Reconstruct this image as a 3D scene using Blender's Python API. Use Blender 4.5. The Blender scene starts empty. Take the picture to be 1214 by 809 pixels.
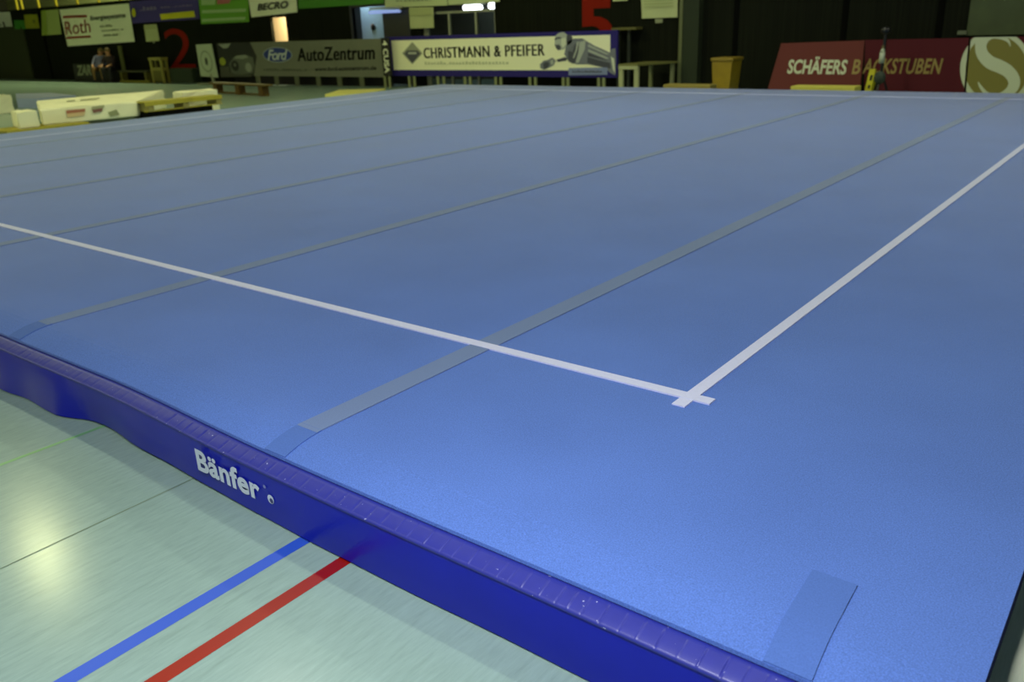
import bpy, bmesh, math, random
from mathutils import Vector, Matrix
random.seed(7)
scene = bpy.context.scene
C = scene.collection
# ------------------------------------------------------------------ camera
R = [[0.7889121896, 0.6134534956, -0.0359494892],
     [0.1887723509, -0.2976065145, -0.9358393890],
     [-0.5847927467, 0.7315088320, -0.3505884656]]
F = 1005.0603
ZC = 0.262                                   # height of the carpet above the hall floor
CAM = Vector((0.18958, -1.26876, 1.27249 + ZC))
W, H = 1214, 809
cam_d = bpy.data.cameras.new('camera')
cam = bpy.data.objects.new('camera', cam_d); C.objects.link(cam)
cam_d.sensor_width = 36; cam_d.lens = 36 * F / W; cam_d.clip_end = 200; cam_d.clip_start = .05
M = Matrix(((R[0][0], -R[1][0], -R[2][0], CAM.x), (R[0][1], -R[1][1], -R[2][1], CAM.y),
            (R[0][2], -R[1][2], -R[2][2], CAM.z), (0, 0, 0, 1)))
cam.matrix_world = M
cam_d.dof.use_dof = True; cam_d.dof.focus_distance = 2.7; cam_d.dof.aperture_fstop = 3.5
scene.camera = cam

def ray(px, py):
    a, b = (px - W / 2) / F, (py - H / 2) / F
    return Vector([R[0][i] * a + R[1][i] * b + R[2][i] for i in range(3)])
def at(px, py, Y):
    d = ray(px, py); return CAM + d * ((Y - CAM.y) / d.y)
def atx(px, py, X):
    d = ray(px, py); return CAM + d * ((X - CAM.x) / d.x)
def onfloor(px, py, z=0.0):
    d = ray(px, py); return CAM + d * ((z - CAM.z) / d.z)

# ------------------------------------------------------------------ materials
def srgb(r, g, b):
    f = lambda c: (c / 255 / 12.92) if c / 255 <= .04045 else ((c / 255 + .055) / 1.055) ** 2.4
    return (f(r), f(g), f(b), 1)
MATS = {}
def mat(name, rgb, rough=.6, noise=0, nscale=30, bump=0, spec=.5, sheen=0, sheen_rgb=None, metal=0, emit=0, coat=0, stretch=None, sheen_rough=.3):
    if name in MATS: return MATS[name]
    m = bpy.data.materials.new(name); m.use_nodes = True
    nt = m.node_tree; b = nt.nodes['Principled BSDF']
    col = srgb(*rgb)
    b.inputs['Base Color'].default_value = col
    b.inputs['Roughness'].default_value = rough
    b.inputs['Specular IOR Level'].default_value = spec
    b.inputs['Metallic'].default_value = metal
    if sheen:
        b.inputs['Sheen Weight'].default_value = sheen
        b.inputs['Sheen Roughness'].default_value = sheen_rough
        b.inputs['Sheen Tint'].default_value = srgb(*(sheen_rgb or (255, 255, 255)))
    if coat: b.inputs['Coat Weight'].default_value = coat
    if emit:
        b.inputs['Emission Color'].default_value = col; b.inputs['Emission Strength'].default_value = emit
    if noise or bump:
        tc = nt.nodes.new('ShaderNodeTexCoord'); mp = nt.nodes.new('ShaderNodeMapping')
        nz = nt.nodes.new('ShaderNodeTexNoise'); nz.inputs['Scale'].default_value = nscale; nz.inputs['Detail'].default_value = 3
        if stretch: mp.inputs['Scale'].default_value = stretch
        nt.links.new(tc.outputs['Object'], mp.inputs['Vector']); nt.links.new(mp.outputs[0], nz.inputs['Vector'])
        if noise:
            mr = nt.nodes.new('ShaderNodeMapRange')
            mr.inputs['From Min'].default_value = .3; mr.inputs['From Max'].default_value = .7
            mr.inputs['To Min'].default_value = 1 - noise; mr.inputs['To Max'].default_value = 1 + noise
            mx = nt.nodes.new('ShaderNodeMix'); mx.data_type = 'RGBA'; mx.blend_type = 'MULTIPLY'; mx.inputs[0].default_value = 1
            mx.inputs[6].default_value = col
            nt.links.new(nz.outputs['Fac'], mr.inputs['Value']); nt.links.new(mr.outputs[0], mx.inputs[7])
            nt.links.new(mx.outputs[2], b.inputs['Base Color'])
        if bump:
            bp = nt.nodes.new('ShaderNodeBump'); bp.inputs['Strength'].default_value = bump; bp.inputs['Distance'].default_value = .01
            nt.links.new(nz.outputs['Fac'], bp.inputs['Height']); nt.links.new(bp.outputs[0], b.inputs['Normal'])
    MATS[name] = m
    return m

# ------------------------------------------------------------------ object helpers
def tag(o, label, cat, group=None, kind=None):
    if label: o['label'] = label
    if cat: o['category'] = cat
    if group: o['group'] = group
    if kind: o['kind'] = kind
    return o
def empty(name, loc, label, cat, group=None):
    o = bpy.data.objects.new(name, None); C.objects.link(o); o.location = loc; o.empty_display_size = .1
    return tag(o, label, cat, group)
def wloc(o):
    v = Vector(o.location)
    while o.parent: o = o.parent; v += Vector(o.location)
    return v
class MB:
    """collects geometry given in world coordinates; build() links it as ONE mesh object"""
    def __init__(s): s.v = []; s.f = []; s.mi = []
    def add(s, vs, fs, mi=0):
        n = len(s.v); s.v += [Vector(v) for v in vs]; s.f += [[i + n for i in f] for f in fs]; s.mi += [mi] * len(fs); return s
    def quad(s, a, b, c, d, mi=0): return s.add([a, b, c, d], [(0, 1, 2, 3)], mi)
    def box(s, lo, hi, mi=0, bev=0):
        if bev:
            bm = bmesh.new(); bmesh.ops.create_cube(bm, size=1)
            lo, hi = Vector(lo), Vector(hi); ce = (lo + hi) / 2; d = hi - lo
            for v in bm.verts: v.co = Vector((v.co.x * d.x, v.co.y * d.y, v.co.z * d.z)) + ce
            bmesh.ops.bevel(bm, geom=bm.edges[:], offset=bev, segments=2, affect='EDGES', profile=.6)
            bm.verts.index_update()
            s.add([v.co.copy() for v in bm.verts], [[v.index for v in f.verts] for f in bm.faces], mi); bm.free(); return s
        x0, y0, z0 = lo; x1, y1, z1 = hi
        v = [(x0, y0, z0), (x1, y0, z0), (x1, y1, z0), (x0, y1, z0), (x0, y0, z1), (x1, y0, z1), (x1, y1, z1), (x0, y1, z1)]
        return s.add(v, [(3, 2, 1, 0), (4, 5, 6, 7), (0, 1, 5, 4), (1, 2, 6, 5), (2, 3, 7, 6), (3, 0, 4, 7)], mi)
    def prism(s, pts, d, mi=0):
        """pts: planar loop, extruded by vector d"""
        n = len(pts); d = Vector(d); p = [Vector(q) for q in pts]
        v = p + [q + d for q in p]
        f = [list(range(n))[::-1], list(range(n, 2 * n))] + [(i, (i + 1) % n, n + (i + 1) % n, n + i) for i in range(n)]
        return s.add(v, f, mi)
    def bar(s, a, b, r, n=8, mi=0, r2=None):
        a, b = Vector(a), Vector(b); d = (b - a).normalized(); r2 = r if r2 is None else r2
        u = d.orthogonal().normalized(); w = d.cross(u)
        v = [];
        for q, rr in ((a, r), (b, r2)):
            v += [q + (u * math.cos(2 * math.pi * i / n) + w * math.sin(2 * math.pi * i / n)) * rr for i in range(n)]
        f = [list(range(n))[::-1], list(range(n, 2 * n))] + [(i, (i + 1) % n, n + (i + 1) % n, n + i) for i in range(n)]
        return s.add(v, f, mi)
    def ball(s, c, r, mi=0, sc=(1, 1, 1)):
        bm = bmesh.new(); bmesh.ops.create_uvsphere(bm, u_segments=14, v_segments=9, radius=r); bm.verts.index_update()
        s.add([Vector((v.co.x * sc[0], v.co.y * sc[1], v.co.z * sc[2])) + Vector(c) for v in bm.verts], [[v.index for v in f.verts] for f in bm.faces], mi); bm.free(); return s
    def grid(s, P, mi=0, solid=None):
        n, m = len(P), len(P[0]); v = [q for r in P for q in r]
        return s.add(v, [(i * m + j, (i + 1) * m + j, (i + 1) * m + j + 1, i * m + j + 1) for i in range(n - 1) for j in range(m - 1)], mi)
    def build(s, name, mats, parent=None, smooth=False, origin=None):
        if not isinstance(mats, (list, tuple)): mats = [mats]
        if parent is not None: org = wloc(parent)
        elif origin is not None: org = Vector(origin)
        else:
            xs = [v.x for v in s.v]; ys = [v.y for v in s.v]; zs = [v.z for v in s.v]
            org = Vector(((min(xs) + max(xs)) / 2, (min(ys) + max(ys)) / 2, min(zs)))
        me = bpy.data.meshes.new(name); me.from_pydata([v - org for v in s.v], [], s.f)
        for m in mats: me.materials.append(m)
        for p, k in zip(me.polygons, s.mi): p.material_index = k; p.use_smooth = smooth
        me.validate(); me.update()
        bm = bmesh.new(); bm.from_mesh(me); bmesh.ops.recalc_face_normals(bm, faces=bm.faces); bm.to_mesh(me); bm.free()
        o = bpy.data.objects.new(name, me); C.objects.link(o)
        if parent is not None: o.parent = parent
        else: o.location = org
        return o
def text_mesh(body, weight=0.0, shear=0.0, spacing=1.0, ref=None):
    cu = bpy.data.curves.new('t', 'FONT'); cu.body = body; cu.offset = weight; cu.shear = shear; cu.space_character = spacing; cu.resolution_u = 4
    o = bpy.data.objects.new('t', cu); C.objects.link(o)
    dg = bpy.context.evaluated_depsgraph_get()
    me = bpy.data.meshes.new_from_object(o.evaluated_get(dg))
    v = [(q.co.x, q.co.y) for q in me.vertices]; f = [list(p.vertices) for p in me.polygons]
    bpy.data.objects.remove(o); bpy.data.curves.remove(cu); bpy.data.meshes.remove(me)
    x0 = min(q[0] for q in v); x1 = max(q[0] for q in v); y0 = min(q[1] for q in v); y1 = max(q[1] for q in v)
    if ref:                                  # cap height from a reference letter without accents
        rv, _ = text_mesh.raw(ref, weight); y0 = min(q[1] for q in rv); y1 = max(q[1] for q in rv)
    return [((a - x0) / (x1 - x0), (b - y0) / (y1 - y0)) for a, b in v], f

def _raw(body, weight):
    cu = bpy.data.curves.new('t', 'FONT'); cu.body = body; cu.offset = weight; cu.resolution_u = 4
    o = bpy.data.objects.new('t', cu); C.objects.link(o)
    me = bpy.data.meshes.new_from_object(o.evaluated_get(bpy.context.evaluated_depsgraph_get()))
    v = [(q.co.x, q.co.y) for q in me.vertices]
    bpy.data.objects.remove(o); bpy.data.curves.remove(cu); bpy.data.meshes.remove(me)
    return v, None
text_mesh.raw = _raw
class Face:
    """a flat sign face: fractions s (left to right) and t (bottom to top); corners in world space"""
    def __init__(s, bl, br, tl, lift=.004, tr=None):
        s.o = Vector(bl); s.u = Vector(br) - s.o; s.w = Vector(tl) - s.o
        s.x = (Vector(tr) - s.o - s.u - s.w) if tr is not None else Vector((0, 0, 0))
        n = s.u.cross(s.w).normalized(); s.n = n if n.y < 0 else -n; s.lift = lift
    def p(s, a, b, k=1): return s.o + s.u * a + s.w * b + s.x * (a * b) + s.n * (s.lift * k)
    def px(s, X, Y, k=1):
        '''the point of this face that the camera sees at photo pixel X, Y'''
        d = ray(X, Y); o = s.o + s.n * (s.lift * k)
        return CAM + d * ((o - CAM).dot(s.n) / d.dot(s.n))
    def ppoly(s, name, pts, m, parent, k=1):
        mb = MB(); mb.add([s.px(a, b, k) for a, b in pts], [list(range(len(pts)))])
        return mb.build(name, m, parent)
    def ptext(s, name, body, bl, br, tl, m, parent, k=1, weight=0, shear=0, spacing=1, ref=None, bold=0):
        v, f = text_mesh(body, weight, shear, spacing, ref); o = s.px(*bl, k); u = s.px(*br, k) - o; w = s.px(*tl, k) - o
        mb = MB()
        for sh in ((-bold, 0, bold) if bold else (0,)): mb.add([o + u * (x + sh) + w * y for x, y in v], f)
        return mb.build(name, m, parent)
    def panel(s, name, m, thick=.02, parent=None, origin=None):
        mb = MB(); q = [s.p(0, 0, 0), s.p(1, 0, 0), s.p(1, 1, 0), s.p(0, 1, 0)]
        mb.prism(q, -s.n * thick)
        return mb.build(name, m, parent, origin=origin)
    def poly(s, name, pts, m, parent, k=1):
        mb = MB(); mb.add([s.p(a, b, k) for a, b in pts], [list(range(len(pts)))])
        return mb.build(name, m, parent)
    def polys(s, name, polys, m, parent, k=1):
        mb = MB()
        for pts in polys: mb.add([s.p(a, b, k) for a, b in pts], [list(range(len(pts)))])
        return mb.build(name, m, parent)
    def rect(s, name, a0, b0, a1, b1, m, parent, k=1): return s.poly(name, [(a0, b0), (a1, b0), (a1, b1), (a0, b1)], m, parent, k)
    def disc(s, name, a, b, ra, rb, m, parent, k=1, n=36, inner=0):
        if not inner:
            return s.poly(name, [(a + ra * math.cos(2 * math.pi * i / n), b + rb * math.sin(2 * math.pi * i / n)) for i in range(n)], m, parent, k)
        mb = MB()
        for i in range(n):
            c = [(r_, 2 * math.pi * j / n) for r_, j in ((inner, i), (1, i), (1, i + 1), (inner, i + 1))]
            mb.add([s.p(a + ra * r_ * math.cos(t), b + rb * r_ * math.sin(t), k) for r_, t in c], [(0, 1, 2, 3)])
        return mb.build(name, m, parent)
    def text(s, name, body, a0, b0, a1, b1, m, parent, k=1, weight=0, shear=0, spacing=1, rot=False):
        v, f = text_mesh(body, weight, shear, spacing)
        mb = MB()
        if rot: v = [(y, 1 - x) for x, y in v]
        mb.add([s.p(a0 + (a1 - a0) * x, b0 + (b1 - b0) * y, k) for x, y in v], f)
        return mb.build(name, m, parent)
    def dashes(s, name, a0, b0, a1, b1, m, parent, k=1, n=8, seed=0):
        """a line of print too small to read: word-like strokes"""
        rn = random.Random(seed); mb = MB(); x = a0; st = (a1 - a0) / n; e = (b1 - b0) * .12; vs = []; fs = []
        for i in range(n):
            w = st * rn.uniform(.55, .8); h = (b1 - b0) * (rn.uniform(.6, 1) if rn.random() < .88 else .2)
            q = len(vs)
            vs += [s.p(x, b0, k), s.p(x + w, b0, k), s.p(x + w, b0 + e, k), s.p(x, b0 + e, k), s.p(x + w, b0 + h, k), s.p(x, b0 + h, k)]
            fs += [(q, q + 1, q + 2, q + 3), (q + 3, q + 2, q + 4, q + 5)]
            if i: fs.append((q - 5, q, q + 3, q - 4))
            x += st
        mb.add(vs, fs)
        return mb.build(name, m, parent)
def inf(f_, X, Y):
    # intersect the pixel ray with the face plane, express it in its fractions
    d = ray(X, Y); k = (f_.o - CAM).dot(f_.n) / d.dot(f_.n); p_ = CAM + d * k - f_.o
    w2 = f_.w.dot(f_.w); u2 = f_.u.dot(f_.u); uw = f_.u.dot(f_.w); pu = p_.dot(f_.u); pw = p_.dot(f_.w); dt = u2 * w2 - uw * uw
    return ((pu * w2 - pw * uw) / dt, (pw * u2 - pu * uw) / dt)
def struct(o): o['kind'] = 'structure'; return o

# ================================================================== SETTING
YW = 16.6                                     # front of the long back wall
XL, XR, YF, ZT = -48.5, 9.5, -9.0, 6.9
# floor: mint green sports vinyl with streaks that follow its lanes
fm = bpy.data.materials.new('mint_sports_vinyl'); fm.use_nodes = True
nt = fm.node_tree; b = nt.nodes['Principled BSDF']
def N(t, **k):
    n = nt.nodes.new(t)
    for a, v in k.items(): n.inputs[a].default_value = v
    return n
tc = N('ShaderNodeTexCoord')
mp = N('ShaderNodeMapping'); mp.inputs['Scale'].default_value = (70, 9, 1); nt.links.new(tc.outputs['Object'], mp.inputs[0])
n1 = N('ShaderNodeTexNoise', Scale=1.0, Detail=4.0, Roughness=.65); nt.links.new(mp.outputs[0], n1.inputs['Vector'])
mp2 = N('ShaderNodeMapping'); mp2.inputs['Scale'].default_value = (14, 1.1, 1); nt.links.new(tc.outputs['Object'], mp2.inputs[0])
n2 = N('ShaderNodeTexNoise', Scale=1.0, Detail=5.0, Roughness=.7); nt.links.new(mp2.outputs[0], n2.inputs['Vector'])
cr = N('ShaderNodeValToRGB')
cr.color_ramp.elements[0].position = .28; cr.color_ramp.elements[0].color = srgb(138, 163, 156)
cr.color_ramp.elements[1].position = .72; cr.color_ramp.elements[1].color = srgb(152, 179, 172)
nt.links.new(n1.outputs['Fac'], cr.inputs[0])
# scuffs and dark streaks
c2 = N('ShaderNodeValToRGB'); c2.color_ramp.elements[0].position = .30; c2.color_ramp.elements[0].color = (.55, .6, .52, 1)
c2.color_ramp.elements[1].position = .42; c2.color_ramp.elements[1].color = (1, 1, 1, 1)
nt.links.new(n2.outputs['Fac'], c2.inputs[0])
mx = nt.nodes.new('ShaderNodeMix'); mx.data_type = 'RGBA'; mx.blend_type = 'MULTIPLY'; mx.inputs[0].default_value = .18
nt.links.new(cr.outputs[0], mx.inputs[6]); nt.links.new(c2.outputs[0], mx.inputs[7])
nt.links.new(mx.outputs[2], b.inputs['Base Color'])
b.inputs['Roughness'].default_value = .27
rr = N('ShaderNodeMapRange'); rr.inputs['To Min'].default_value = .15; rr.inputs['To Max'].default_value = .24
nt.links.new(n1.outputs['Fac'], rr.inputs['Value']); nt.links.new(rr.outputs[0], b.inputs['Roughness'])
b.inputs['Specular IOR Level'].default_value = .21
bp = N('ShaderNodeBump', Strength=.02, Distance=.004); nt.links.new(n2.outputs['Fac'], bp.inputs['Height']); nt.links.new(bp.outputs[0], b.inputs['Normal'])

floor = struct(MB().box((XL, YF, -.2), (XR, 25, 0)).build('floor', fm, origin=(0, 0, 0)))
def stripe(name, x0, y0, x1, y1, w, m, label):
    d = Vector((x1 - x0, y1 - y0, 0)).normalized(); n = Vector((-d.y, d.x, 0)) * w / 2
    a, c = Vector((x0, y0, .0006)), Vector((x1, y1, .0006))
    o = MB().quad(a - n, c - n, c + n, a + n).build(name, m, floor); o['label'] = label; return o
stripe('court_line', -1.815, -8, -1.815, .6, .05, mat('line_blue', (48, 90, 205), .35), 'blue court line')
stripe('court_line', -1.622, -8, -1.622, .6, .05, mat('line_red', (150, 20, 10), .35), 'red court line')
stripe('court_line', -3.35, -8, -3.2, .6, .02, mat('line_green', (118, 178, 120), .35), 'thin green court line')
stripe('vinyl_seam', -2.48, -8, -2.48, .6, .006, mat('seam_dark', (104, 128, 106), .5), 'dark welded seam in the vinyl')

wm = mat('dark_wall_boards', (19, 22, 12), .8, noise=.4, nscale=3, stretch=(9, 1, .15), spec=.1)
wdark = mat('dark_plaster', (60, 62, 50), .8, noise=.06)
wpale = mat('grey_plaster', (150, 152, 140), .8, noise=.05)
ZG = 2.86                                    # gallery level
# back wall built around three openings; x ranges of the openings
def xw(px, py=40): return at(px, py, YW).x
ops = [(xw(322, 35), xw(340, 35), .9, 1.98), (xw(419, 30), xw(484, 30), .0, 2.13), (xw(499, 30), xw(587, 30), .0, 2.35)]
wb = MB(); x = XL
for a, c, z0, z1 in ops:
    wb.box((x, YW, 0), (a, YW + .1, ZG)); wb.box((a, YW, z1), (c, YW + .1, ZG)); 
    if z0 > 0: wb.box((a, YW, 0), (c, YW + .1, z0))
    x = c
wb.box((x, YW, 0), (XR, YW + .1, ZG))
struct(wb.build('wall_back', wm, origin=(0, YW, 0)))
struct(MB().box((XL, YW + .12, ZG - .12), (XR, 25, ZG)).build('trim_1', wdark))                      # gallery slab
struct(MB().box((XL, 19.6, ZG), (XR, 19.8, ZT)).build('wall_rear', mat('gallery_wall', (112, 122, 80), .8, noise=.2, nscale=2, stretch=(.4, 1, 9))))
struct(MB().box((XL - .2, YF, 0), (XL, 25, ZT)).build('wall_left', wdark))
struct(MB().box((XR, YF, 0), (XR + .2, 25, ZT)).build('wall_right', wpale))
struct(MB().box((XL, YF - .2, 0), (XR, YF, ZT)).build('wall_front', wpale))
struct(MB().box((XL, YF, ZT), (XR, 25, ZT + .2)).build('ceiling', mat('ceiling_slats', (120, 112, 88), .8, noise=.1)))
# lighter grey sliding door at the far left end of the back wall
d = struct(MB().box((-47.5, YW - .06, .02), (xw(41, 90), YW - .001, 2.2)).build('door_1', mat('olive_grey_door', (54, 60, 40), .8, noise=.08, spec=.2)))
MB().box((-47.4, YW - .075, .9), (-47.3, YW - .06, 1.1)).build('door_handle', mat('dull_steel', (130, 130, 120), .4, metal=.8), d)
# pilaster in front of the wall and the olive hatch at the right
pl, pr_ = at(806, 60, YW - .2).x, at(827, 60, YW - .2).x
col = struct(MB().box((pl, YW - .2, 0), (pr_, YW, ZG)).build('trim_2', mat('grey_green_pilaster', (44, 52, 36), .7, noise=.08, spec=.2)))
MB().box((pl - .03, YW - .22, 0), (pl + .05, YW - .15, ZG)).build('corner_strip', mat('pale_edge', (92, 98, 60), .6), col)
q = at(1146, 42, YW)
hd = struct(MB().box((q.x, YW - .05, q.z), (q.x + 3.2, YW - .001, 2.4)).build('door_2', mat('olive_hatch', (64, 76, 42), .7, noise=.12, nscale=4)))
q2 = at(1136, 41, YW); q3 = at(1147, 36, YW)
MB().box((q2.x, YW - .09, q2.z), (q3.x, YW - .05, q3.z)).build('lock_plate', mat('pale_plate', (96, 106, 80), .5), hd)
# narrow joints between wall panels
for i, px in enumerate((52, 872, 1000, 1112)):
    xx = xw(px)
    struct(MB().box((xx - .05, YW - .03, 0), (xx + .05, YW - .001, ZG)).build('trim_%d' % (3 + i), mat('black_joint', (8, 9, 6), .9, spec=.05)))

# ---- rooms behind the openings
a, c, z0, z1 = ops[0]
struct(MB().box((a - 2.5, YW + .9, 0), (c + .6, YW + 1.0, ZG - .13)).build('wall_passage', mat('warm_plaster', (235, 215, 170), .8)))
a, c, z0, z1 = ops[1]
m_ = a + (c - a) * .5
struct(MB().box((a - 1.9, YW + .75, 0), (m_, YW + .85, ZG - .13)).build('wall_corridor', mat('pale_blue_plaster', (150, 178, 190), .8, noise=.04)))
dr = struct(MB().box((m_, YW + .12, .02), (c, YW + .17, 2.0)).build('door_3', mat('dark_door_leaf', (40, 40, 38), .4)))
MB().bar((m_ + .1, YW + .06, 1.05), (m_ + .24, YW + .06, 1.05), .012).build('door_handle', MATS['dull_steel'], dr)
struct(MB().box((a - .09, YW - .03, 0), (a, YW + .32, z1 + .09)).box((a, YW - .03, z1), (c, YW + .32, z1 + .09)).box((c, YW - .03, 0), (c + .09, YW + .32, z1 + .09)).build('trim_7', mat('dark_frame', (38, 40, 46), .5)))
pf = at(424, 44, YW)
fx = MB().ball((at(442, 32, YW + .72).x, YW + .73, at(442, 32, YW + .72).z), .1, sc=(1, .4, 1)).build('fire_bell', mat('black_plastic', (18, 18, 18), .4))
tag(fx, 'small round black bell on the pale blue corridor wall seen through the doorway', 'bell')
a, c, z0, z1 = ops[2]
# glazed double door with a pale metal frame
zt_ = at(545, 15.5, YW + .14).z
gd = struct(MB().box((a, YW + .1, 0), (a + .16, YW + .18, zt_)).box((c - .1, YW + .1, 0), (c, YW + .18, zt_)).box((a, YW + .1, zt_), (c, YW + .18, zt_ + .06))
            .box((a + (c - a) * .36 - .03, YW + .1, 0), (a + (c - a) * .36 + .03, YW + .18, zt_)).box((a + (c - a) * .72 - .03, YW + .1, 0), (a + (c - a) * .72 + .03, YW + .18, zt_))
            .build('window_1', mat('pale_metal_frame', (150, 154, 130), .5)))
gl = bpy.data.materials.new('door_glass'); gl.use_nodes = True
gb = gl.node_tree.nodes['Principled BSDF']; gb.inputs['Transmission Weight'].default_value = 1; gb.inputs['Roughness'].default_value = .03; gb.inputs['Base Color'].default_value = (.6, .68, .62, 1); gb.inputs['IOR'].default_value = 1.1
MB().box((a + .16, YW + .13, .02), (c - .1, YW + .14, zt_)).build('pane', gl, gd)
struct(MB().box((a - 4, YW + 2.6, 0), (c + 1, YW + 2.7, ZG - .13)).build('wall_foyer', mat('foyer_wall', (80, 84, 80), .8)))
def tube_lamp(px, py, half, label, Y=YW + 1.6, r=.075, glow=None):
    p = at(px, py, Y)
    t = empty('ceiling_lamp', (p.x, p.y, p.z + .1), label, 'lamp')
    MB().box((p.x - half - .05, p.y + .05, p.z + .08), (p.x + half + .05, p.y + .15, p.z + .13)).build('housing', MATS['pale_metal_frame'], t)
    MB().bar((p.x - half, p.y, p.z), (p.x + half, p.y, p.z), r, 12).build('tube', glow or mat('lamp_glow', (240, 248, 255), .5, emit=6), t)
    for sx in (-half, half): MB().box((p.x + sx - .015, p.y - .015, p.z), (p.x + sx + .015, p.y + .015, p.z + .09)).build('stem', MATS['pale_metal_frame'], t)
tube_lamp(560.5, 9, .30, 'longer of two bright lamps glowing behind the glazed door')
tube_lamp(584, 7, .09, 'shorter of two bright lamps glowing behind the glazed door', r=.085)
tube_lamp(456, 14, .6, 'slim blue white lamp at the head of the pale blue doorway', Y=YW - .12, r=.04, glow=mat('lamp_dim', (140, 160, 225), .5, emit=.8))
def lamp(name, loc, energy, color, size, size_y=None, rot=(0, 0, 0), spread=180):
    l = bpy.data.lights.new(name, 'AREA'); l.energy = energy; l.color = color; l.size = size
    if size_y: l.shape = 'RECTANGLE'; l.size_y = size_y
    l.spread = math.radians(spread)
    o = bpy.data.objects.new(name, l); C.objects.link(o); o.location = loc; o.rotation_euler = rot; return o
lamp('passage_light', ((ops[0][0] + ops[0][1]) / 2, YW + .5, 2.6), 180, (1, .8, .5), .5)
lamp('corridor_light', (ops[1][0] - .1, YW + .4, 2.65), 16, (.75, .88, 1), .6, .3)
lamp('foyer_light', ((ops[2][0] + ops[2][1]) / 2, YW + 1.8, 2.6), 6, (.85, .95, 1), 1.2, .3)

# red gate numbers painted on the wall
rm = mat('red_paint', (128, 28, 12), .8, spec=.1)
def painted(name, body, px0, py0, px1, py1, label, weight=.05):
    bl, tr = at(px0, py1, YW), at(px1, py0, YW); h = tr.z - bl.z; w = tr.x - bl.x
    v, f = text_mesh(body, weight); mb = MB()
    mb.add([(bl.x + x * w, YW - .004, bl.z + y * h) for x, y in v], f)
    return tag(mb.build(name, rm), label, 'number')
painted('painted_number', '2', 201, 33, 225, 82, 'red number 2 painted on the dark wall at the left', -.004)
painted('painted_number', '5', 686, -3, 727, 58, 'red number 5 painted on the dark wall above the cream board', .03)

# ================================================================== GYMNASTICS FLOOR
XE, XB, YB = 0.073, -13.85, 14.03
carpet_m = bpy.data.materials.new('blue_carpet'); carpet_m.use_nodes = True
def carpet_material(m, rgb, spread, sheen, sheen_rgb):
    nt = m.node_tree; b = nt.nodes['Principled BSDF']
    tc = nt.nodes.new('ShaderNodeTexCoord')
    n = nt.nodes.new('ShaderNodeTexNoise'); n.inputs['Scale'].default_value = 260; n.inputs['Detail'].default_value = 2
    n2 = nt.nodes.new('ShaderNodeTexNoise'); n2.inputs['Scale'].default_value = 1.6; n2.inputs['Detail'].default_value = 4
    nt.links.new(tc.outputs['Object'], n.inputs['Vector']); nt.links.new(tc.outputs['Object'], n2.inputs['Vector'])
    ad = nt.nodes.new('ShaderNodeMath'); ad.operation = 'MULTIPLY_ADD'; ad.inputs[1].default_value = .3
    nt.links.new(n2.outputs['Fac'], ad.inputs[0]); nt.links.new(n.outputs['Fac'], ad.inputs[2])
    cr = nt.nodes.new('ShaderNodeValToRGB')
    c = srgb(*rgb)
    cr.color_ramp.elements[0].position = .4; cr.color_ramp.elements[0].color = tuple(k * (1 - spread) for k in c[:3]) + (1,)
    cr.color_ramp.elements[1].position = .9; cr.color_ramp.elements[1].color = tuple(k * (1 + spread) for k in c[:3]) + (1,)
    nt.links.new(ad.outputs[0], cr.inputs[0]); nt.links.new(cr.outputs[0], b.inputs['Base Color'])
    b.inputs['Roughness'].default_value = .9; b.inputs['Specular IOR Level'].default_value = .15
    b.inputs['Sheen Weight'].default_value = sheen; b.inputs['Sheen Roughness'].default_value = .24; b.inputs['Sheen Tint'].default_value = srgb(*sheen_rgb)
    bp = nt.nodes.new('ShaderNodeBump'); bp.inputs['Strength'].default_value = .25; bp.inputs['Distance'].default_value = .003
    nt.links.new(n.outputs['Fac'], bp.inputs['Height']); nt.links.new(bp.outputs[0], b.inputs['Normal'])
carpet_material(carpet_m, (89, 121, 199), .24, 1.0, (248, 246, 248))

def sst(a, b, x):
    t = max(0, min(1, (x - a) / (b - a))); return t * t * (3 - 2 * t)
def edge_y(x):      # front edge of the carpet, slightly wavy
    return .190 + .034 * sst(-2.0, -3.2, x) + .006 * math.sin(x * 2.1 + 1) * sst(-.5, -2, x)
def droop(x, y):    # the pile rolls over the sprung frame at the front
    t = (y - edge_y(x)) / .17
    return -.032 * max(0, 1 - t) ** 2 if t < 1 else 0.0
def frange(a, b, n): return [a + (b - a) * i / n for i in range(n + 1)]

mat_root = empty('gymnastics_floor', (-6.9, 7.1, 0), 'large blue sprung gymnastics floor with white boundary tape and dark blue vinyl skirt', 'gymnastics mat')
xs = frange(XB, -4, 60) + frange(-4, XE, 90)[1:]
ts = [0, .008, .018, .03, .05, .075, .1, .13, .17, .25, .5, 1, 2] + frange(3, YB - .2, 12)
P = []
for x in xs:
    row = []
    for k, t in enumerate(ts):
        y = edge_y(x) + t if k < len(ts) - 1 else YB
        row.append(Vector((x, min(y, YB), ZC + droop(x, y))))
    P.append(row)
mb = MB(); mb.grid(P)
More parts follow.
